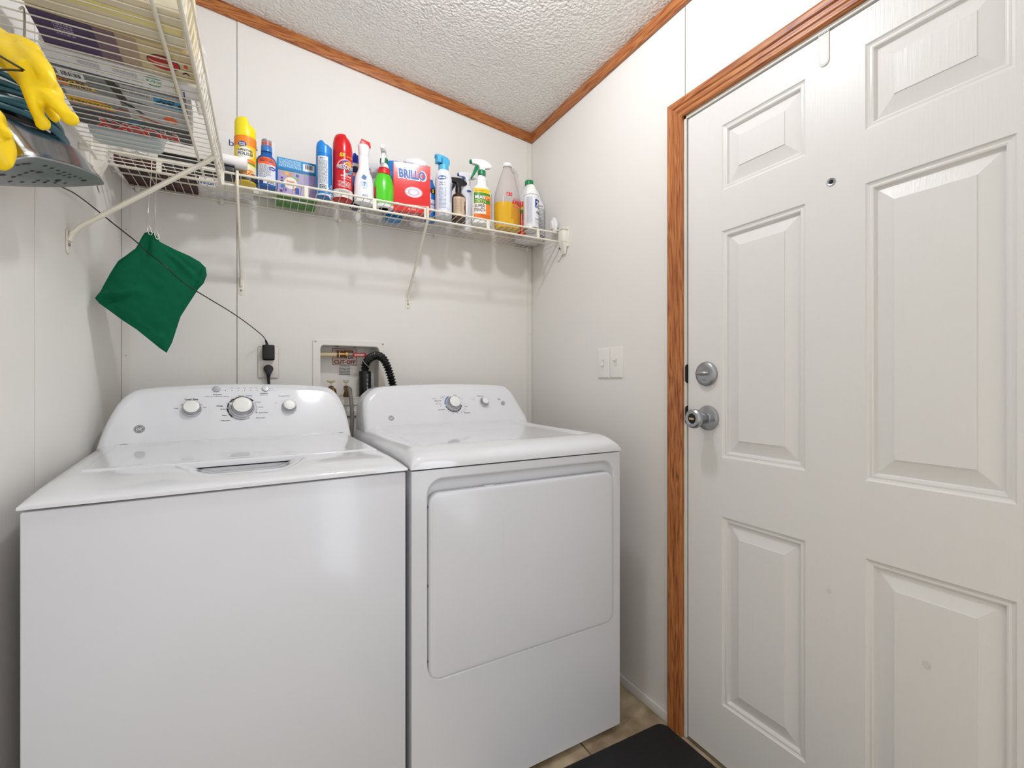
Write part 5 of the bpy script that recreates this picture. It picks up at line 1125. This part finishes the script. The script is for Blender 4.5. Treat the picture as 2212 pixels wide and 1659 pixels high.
    gn = P_('#2b9a55'); disc(mb, -.054, -.008, .0150, .0200, .0004, gn, M); quad(mb, -.070, -.038, -.018, .002, .0007, wh, M, n=1); text(mb, '30-BCR', gn, -.054, -.0125, .0080, .026, .0009, .02, M=M); text(mb, 'FSC', wh, -.054, .0045, .005, .011, .0009, .01, M=M)
    scribble(mb, -.028, .010, -.026, -.004, 5, P_('#a9adb4'), .0005, M, fill=.35); scribble(mb, .030, .062, -.024, .0, 5, P_('#a9adb4'), .0005, M, fill=.35); text(mb, 'Rafco', P_('#c8402c'), .036, .006, .006, .022, .0006, .01, M=M, shear=.2)
    text(mb, 'ITEM NO. UKW15XDS100W', k_, -.006, .006, .0050, .056, .0006, .0, M=M)
    quad(mb, -.0955, -.089, -.028, .012, .0006, P_('#eab31c'), M, n=1); mb.add([(-.104, .008, .0006), (-.099, -.004, .0006), (-.109, -.004, .0006)], [[0, 1, 2]], P_('#4b3a80'), False, M); quad(mb, -.105, -.103, .006, .024, .0006, P_('#4b3a80'), M, n=1)
    mb.build('carton', t)
    # purple and tan box
    t = th('cardboard_box', 'purple and tan box with a red oval mark, beside the long white box', 'box', (-1.400, -.880, SHL), .06)
    tan = P_('#d9c79c'); pu = P_('#4b3560'); mb = MB(); box(mb, -.112, .118, -.045, .054, 0, .12, tan, .001, 1); M = UD(0, 0)
    quad(mb, .030, .111, -.044, .053, .0003, pu, M, n=1); quad(mb, .0, .030, -.044, .053, .0003, P_('#7d6470'), M, n=1); quad(mb, -.03, .0, -.044, .053, .0003, P_('#b59d88'), M, n=1); scribble(mb, .06, .085, -.03, .01, 6, P_('#b7a4c8'), .0006, M)
    for rr, c, zz in ((1.0, '#4b3040', .0004), (.93, '#c3191d', .0007)): disc(mb, -.066, .006, .026*rr, .023*rr, zz, P_(c), M)
    disc(mb, -.062, .004, .020, .0085, .0010, P_('#e6c0a2'), M); disc(mb, -.060, .0015, .017, .0055, .0012, P_('#b0151a'), M); quad(mb, -.104, -.098, -.012, .004, .0006, P_('#d8502a'), M, n=1); text(mb, 'Y', k_, -.100, .012, .014, None, .0007, .03, M=M)
    mb.build('carton', t)
    t = th('cardboard_box', 'cream box with a pale yellow stripe, nearest the camera on the side shelf', 'box', (-1.392, -.984, SHL), .05)
    mb = MB(); box(mb, -.115, .105, -.048, .050, 0, .10, P_('#e6dcc2'), .001, 1); quad(mb, -.10, .115, -.012, .010, .0004, P_('#efe29a'), UD(0, 0), n=1); mb.build('carton', t)
    # pale translucent tray at the back
    t = th('plastic_tray', 'pale blue-white translucent plastic tray at the back end of the side shelf', 'tray', (-1.474, -.457, SHL))
    tm = gl('pale_translucent_plastic', '#dbe8ee', .3, trans=.25); V = []; F = []
    secs = [(.052, .030, 0), (.070, .046, .004), (.078, .054, .040), (.080, .056, .041), (.076, .052, .041), (.068, .044, .006), (.05, .028, .003)]; N = 0
    for a, b, z in secs:
        o = rrect(-a, a, -b, b, b*.6, 6); N = len(o); V += [(x, y, z) for x, y in o]
    for i in range(len(secs)-1):
        for j in range(N): F.append([i*N+j, i*N+(j+1) % N, (i+1)*N+(j+1) % N, (i+1)*N+j])
    F.append(list(range(N))[::-1]); F.append([(len(secs)-1)*N+j for j in range(N)]); mb = MB(); mb.add(V, F, tm, True); mb.build('tray_body', t)
    # white item standing at the wall side front (roll of liners) and the sheer bag over the lip
    t = th('plastic_bag', 'sheer white plastic bag bulging over the lip of the side shelf', 'bag', (-1.296, -.660, SHL+.012))
    bm = bmesh.new(); bmesh.ops.create_icosphere(bm, subdivisions=4, radius=1)
    for v in bm.verts:
        n = noise.noise(v.co*2.1+Vector((3, 1, 0)))*.3+noise.noise(v.co*6)*.12; c = v.co*(1+n); v.co = Vector((c.x*.016, c.y*.060, .085+c.z*.070))
    bm.verts.index_update(); mb = MB(); mb.add([v.co.copy() for v in bm.verts], [[v.index for v in f.verts] for f in bm.faces], gl('sheer_film', '#f2f0ea', .3, trans=.55, ior=1.1), True); bm.free(); mb.build('bag_film', t)
side_shelf_things()
# ------------------------------------------------------------------ green bag, iron, gloves, hanger
def green_bag():
    A = Vector((-1.515, -.345, 0)); Bp = Vector((-1.2, -.27, 0)); e = (Bp-A).normalized(); n = Vector((e.y, -e.x, 0))
    out = [(.048, 1.518), (.054, 1.531), (.064, 1.537), (.078, 1.534), (.088, 1.513), (.126, 1.497), (.16, 1.485), (.185, 1.472), (.199, 1.457), (.202, 1.434), (.194, 1.409), (.18, 1.389), (.154, 1.337), (.137, 1.303), (.127, 1.264), (.117, 1.226), (.104, 1.195), (.088, 1.208), (.062, 1.233), (.037, 1.257), (.007, 1.28), (-.022, 1.305), (-.041, 1.321), (-.050, 1.334), (-.038, 1.356), (-.032, 1.373), (-.019, 1.406), (-.007, 1.433), (-.002, 1.443), (.017, 1.463), (.034, 1.482), (.04, 1.496)]
    t = thing('cloth_bag', 'dark green cloth bag hanging by one corner from the shelf', 'bag', (A.x, A.y, 1.36))
    bm = bmesh.new(); vs = [bm.verts.new((s, z, 0)) for s, z in out]; es = [bm.edges.new((vs[i], vs[(i+1) % len(vs)])) for i in range(len(vs))]
    bmesh.ops.triangle_fill(bm, edges=es, use_beauty=True)
    for _ in range(4):
        lg = [x for x in bm.edges if x.calc_length() > .007]
        if not lg: break
        bmesh.ops.subdivide_edges(bm, edges=lg, cuts=1); bmesh.ops.triangulate(bm, faces=bm.faces[:])
    bmesh.ops.beautify_fill(bm, faces=bm.faces[:], edges=bm.edges[:])
    def dist(p):
        d = 9
        for i in range(len(out)):
            a = Vector(out[i]); b = Vector(out[(i+1) % len(out)]); ab = b-a; q = max(0, min(1, (p-a).dot(ab)/ab.length_squared)); d = min(d, (p-(a+ab*q)).length)
        return d
    V = []; F = []; V2 = []
    bm.verts.index_update()
    def seg(p, a, b, w):
        a = Vector(a); b = Vector(b); ab = b-a; q = max(0, min(1, (p-a).dot(ab)/ab.length_squared)); d = (p-(a+ab*q)).length
        return math.exp(-(d/w)**2)*math.sin(PI*min(1, .15+q*.85))
    for v in bm.verts:
        p = Vector((v.co.x, v.co.y)); d = dist(p); h = .017*(1-math.exp(-d/.025))
        f = h
        f += (.010*noise.noise(Vector((p.x*9, p.y*9, 1)))+.004*noise.noise(Vector((p.x*30+p.y*18, p.y*26-p.x*14, 4))))*min(1, d/.02)
        f += .010*seg(p, (.066, 1.53), (.19, 1.40), .007)-.009*seg(p, (.072, 1.52), (.185, 1.43), .006)+.007*seg(p, (.198, 1.455), (.165, 1.35), .007)-.005*seg(p, (.188, 1.45), (.155, 1.36), .005)      # fold from the hook to the right
        f += .012*seg(p, (-.045, 1.340), (.055, 1.372), .009)-.010*seg(p, (-.03, 1.330), (.055, 1.352), .007)+.006*seg(p, (-.03, 1.345), (.01, 1.35), .005)  # puckers at the left corner
        f -= .010*seg(p, (.066, 1.53), (.055, 1.455), .006); f += .008*seg(p, (.052, 1.52), (.005, 1.43), .008)
        f += .0035*seg(p, (-.02, 1.33), (.105, 1.225), .0035)                                                    # hem line
        g = -.35*h
        w = A+e*p.x-n*(-f); V.append((w.x-A.x, w.y-A.y, p.y-1.36)); w = A+e*p.x-n*(-g); V2.append((w.x-A.x, w.y-A.y, p.y-1.36))
    m = mat('green_cotton', '#035a3c', .85, bump=.35, bscale=(900, 900, 900), vary=.10, vscale=30, spec=.2)
    mb = MB(); k = len(V); fs = [[v.index for v in f.verts] for f in bm.faces]; mb.add(V+V2, fs+[[k+i for i in reversed(f)] for f in fs], m, True); bm.free(); mb.build('bag_cloth', t, sharp=180)
    # wire loops that hold it
    wm = mat('galvanised_wire', '#b9b4aa', .35, .8)
    for (s0, z0, y0, x0) in ((.062, 1.527, -.262, -1.458), (.078, 1.518, -.262, -1.446)):
        q = A+e*s0; pts = [(x0, y0-.004, 1.776), (x0, y0-.010, 1.72), (q.x+.001, q.y-.004, 1.60), (q.x-.001, q.y-.006, z0+.022), (q.x+.004, q.y-.009, z0), (q.x+.010, q.y-.006, z0+.004), (q.x+.003, q.y-.004, z0+.026)]
        mb = MB(); tube(mb, [Vector(p)-Vector((A.x, A.y, 1.36)) for p in smooth_path(pts, 6)], .0010, wm, 6); mb.build('hanging_wire', t, 'thin wire hook')
green_bag()
def iron():
    H = Vector((-1.500, -1.085, 1.400)); Tp = Vector((-1.450, -.765, 1.509)); L = (Tp-H).length; ex = (Tp-H).normalized()
    ey = Vector((0, 0, 1)).cross(ex).normalized(); ez = ex.cross(ey).normalized()
    ca, sa = math.cos(math.radians(26)), math.sin(math.radians(26)); ey, ez = ey*ca-ez*sa, ez*ca+ey*sa
    t = thing('clothes_iron', 'chrome steam iron hanging nose-right under the side shelf, wrapped in its cord', 'iron', tuple(H))
    M = Matrix(((ex.x, ey.x, ez.x, 0), (ex.y, ey.y, ez.y, 0), (ex.z, ey.z, ez.z, 0), (0, 0, 0, 1)))
    def outl(k=1.0, x0=0.0):
        pts = []
        hw = .052*k
        for i in range(25):
            q = i/24; x = q*L; w = hw*(1-q**2.3)**.85 if q > .0 else hw
            if x < .03: w *= (1-(1-x/.03)**2*.55)
            pts.append((x0+x*(k if k < 1 else 1)+(1-k)*.05*L*(k < 1), w))
        return pts+[(x, -w) for x, w in pts[::-1][1:]]
    ch = mat('polished_chrome', '#d5d5d8', .12, 1, vary=0); so = mat('worn_soleplate', '#8f9294', .38, .75, vary=.15, vscale=25); bk = BLACK()
    mb = MB(); o = outl(1.0); prism(mb, o, -.004, 0, so, .0008, M=M)
    dk = INK('#2b2a29')
    D_ = M @ Matrix(((1, 0, 0, 0), (0, -1, 0, 0), (0, 0, -1, -.0041), (0, 0, 0, 1)))
    hs = [(.045+.018*math.cos(a), .032*math.sin(a)) for a in [math.radians(q) for q in range(95, 266, 19)]]+[(.080+i*.024, s*(.034-.0035*i)) for i in range(7) for s in (1, -1)]+[(.085, y) for y in (-.014, -.005, .004, .013)]+[(.150+i*.022, s*(.016-.003*i)) for i in range(3) for s in (1, -1)]
    for x, y in hs: disc(mb, x, y, .0042, .0026, .0003, dk, D_, n=12)
    for x, y in ((.250, .006), (.105, .012), (.055, -.012), (.190, -.006)): disc(mb, x, y, .0085, .0035, .0003, dk, D_, n=14)
    mb.build('soleplate', t, 'grey soleplate with steam holes')
    mb = MB(); V = []; F = []; rings = [(1.0, 0), (1.0, .006), (.985, .010), (.97, .026), (.95, .044), (.89, .054), (.80, .057)]; N = 0
    for k, z in rings:
        o = [(.5*L*(1-k)*.7+x*k, y*k*(1-.1*(z/.07))) for x, y in outl(1.0)]; N = len(o); V += [(x, y, z) for x, y in o]
    for i in range(len(rings)-1):
        for j in range(N): F.append([i*N+j, i*N+(j+1) % N, (i+1)*N+(j+1) % N, (i+1)*N+j])
    F.append([(len(rings)-1)*N+j for j in range(N)]); mb.add(V, F, ch, True, M)
    mb.add([(.10, -.0445, .0060), (.165, -.039, .0060), (.160, -.0392, .0095), (.11, -.0440, .0085)], [[0, 1, 2, 3]], dk, False, M)
    mb.build('chrome_shell', t, 'polished chrome shell')
    mb = MB(); V = []; F = []
    for k, z in ((.76, .056), (.70, .066), (.45, .074), (.1, .077)):
        o = [(.5*L*(1-k)*.55+x*k, y*k) for x, y in outl(1.0)]; N = len(o); V += [(x, y, z) for x, y in o]
    for i in range(3):
        for j in range(N): F.append([i*N+j, i*N+(j+1) % N, (i+1)*N+(j+1) % N, (i+1)*N+j])
    F.append([3*N+j for j in range(N)]); mb.add(V, F, bk, True, M); mb.build('iron_body', t, 'black upper body')
    mb = MB(); tube(mb, smooth_path([(.05, 0, .06), (.035, 0, .095), (.06, 0, .118), (.13, 0, .122), (.18, 0, .110), (.20, 0, .06)], 6), .014, bk, 14, M=M); mb.build('handle', t, 'black handle')
    cm = mat('teal_cord', '#0f5361', .32)
    mb = MB()
    for i in range(7):
        a, b = .128+.005*(i % 3), .050+.0035*(i % 4); zz = .060+.0080*i-.005*(i % 2)
        pts = []
        for k in range(48):
            q = 2*PI*k/48; x = .128+a*math.cos(q); y = b*math.sin(q)*(1-.35*max(0, math.cos(q))); z = zz+.006*math.sin(2*q+i)-.012*math.cos(q)
            pts.append((x, y, z))
        tube(mb, pts, .0042, cm, 10, closed=True, M=M)
    mb.build('wrapped_cord', t, 'teal power cord wound around the iron')
    # hooks that carry it
    hk = mat('galvanised_wire', '#b9b4aa', .35, .8)
    for x in (.09, .20):
        mb = MB(); q = M @ Vector((x, 0, .122 if x < .15 else .09)); top = SHL-.007-H.z
        tube(mb, smooth_path([(q.x, q.y, q.z-.016), (q.x+.006, q.y, q.z+.01), (q.x, q.y, (q.z+top)/2), (q.x, q.y, top+.004), (q.x-.006, q.y, top+.006)], 5), .0016, hk, 6)
        mb.build('hanging_hook', t, 'wire hook')
iron()
def blob(t, nm, chains, m, vox=.0032, label=None):
    mb = MB()
    for pts, rad, flat in chains:
        P = smooth_path(pts, 5); R_ = smooth_path([(r, 0, 0) for r in rad], 5); rr = [max(.001, v.x) for v in R_]
        tube(mb, P, rr, m, 14, flat=flat, caps=True)
        for p, r in ((P[0], rr[0]), (P[-1], rr[-1])): lathe(mb, [(r*math.sin(PI*k/8), -r*math.cos(PI*k/8)) for k in range(1, 8)], m, 12, M=T(*p) @ Matrix.Diagonal((flat[0] if flat else 1, flat[1] if flat else 1, 1, 1)))
    o = mb.build(nm, t, label)
    r = o.modifiers.new('skin', 'REMESH'); r.mode = 'VOXEL'; r.voxel_size = vox; r.use_smooth_shade = True
    s = o.modifiers.new('soft', 'SMOOTH'); s.factor = .6; s.iterations = 6
    return o
def gloves():
    gm = mat('yellow_rubber', '#f2cd05', .42, bump=.25, bscale=(60, 60, 60), vary=.06, vscale=20, spec=.4)
    C0 = Vector((-1.162, -1.972, 1.105)); O = Vector((-1.46, -1.12, 1.55))
    d = Vector((math.sin(math.atan(.533)), math.cos(math.atan(.533)), 0)); r = Vector((d.y, -d.x, 0))
    def W(px, py, D): return tuple(C0+d*D+r*((px-1106)/1000*D)+Vector((0, 0, (829.5-py)/1000*D))-O)
    t = thing('rubber_glove', 'yellow rubber glove draped over the iron, fingers pointing down to the right', 'glove', tuple(O), 0, 'yellow rubber gloves')
    fl = (1, .55)
    blob(t, 'glove_rubber', [
        ([W(-120, 60, .66), W(-60, 70, .64), W(0, 92, .63), (W(40, 120, .62))], [.022, .028, .032, .028], fl),
        ([W(-20, 95, .63), W(30, 120, .62), W(72, 162, .61), W(100, 200, .61)], [.028, .030, .026, .019], fl),
        ([W(70, 165, .61), W(105, 205, .605), W(134, 238, .60), W(152, 256, .60)], [.021, .0165, .0135, .0105], fl),
        ([W(52, 150, .60), W(66, 200, .595), W(80, 242, .59), W(92, 266, .59)], [.019, .0150, .0125, .0100], fl),
        ([W(78, 165, .64), W(100, 215, .635), W(112, 244, .635), W(118, 254, .635)], [.017, .0120, .0100, .0080], fl),
        ([W(60, 110, .615), W(85, 135, .605), W(100, 160, .60), W(106, 178, .60)], [.016, .0140, .0115, .0090], fl),
    ], gm)
    t = thing('rubber_glove', 'second yellow rubber glove hanging lower, at the left of the iron', 'glove', tuple(O), 0, 'yellow rubber gloves')
    blob(t, 'glove_rubber', [
        ([W(-90, 120, .56), W(-60, 190, .56), W(-35, 250, .56), W(-12, 300, .56)], [.024, .026, .024, .018], fl),
        ([W(-35, 255, .56), W(-6, 290, .555), W(6, 325, .555), W(4, 350, .555)], [.021, .0165, .0145, .0115], fl),
        ([W(-45, 225, .555), W(-15, 258, .55), W(8, 280, .55), W(20, 292, .55)], [.013, .0095, .0080, .0055], fl),
        ([W(-60, 260, .565), W(-45, 310, .565), W(-36, 345, .565)], [.014, .011, .0085], fl),
    ], gm)
    t = thing('wire_hanger', 'black wire hanger corner showing in front of the yellow gloves', 'hanger', tuple(O))
    mb = MB(); bw = mat('black_coated_wire', '#2a2320', .4)
    tube(mb, [W(-160, 40, .60), W(-60, 88, .585), W(0, 121, .575), W(48, 149, .57), W(52, 151, .57), W(48, 152.5, .57), W(20, 151, .575), W(0, 151, .578), W(-160, 148, .60), W(-162, 60, .60), W(-160, 40, .60)], .0013, bw, 8)
    tube(mb, smooth_path([W(-160, 92, .60), W(-170, 30, .60), W(-150, -40, .61), W(-185, -60, .61)], 5), .0013, bw, 8)
    mb.build('hanger_wire', t)
gloves()
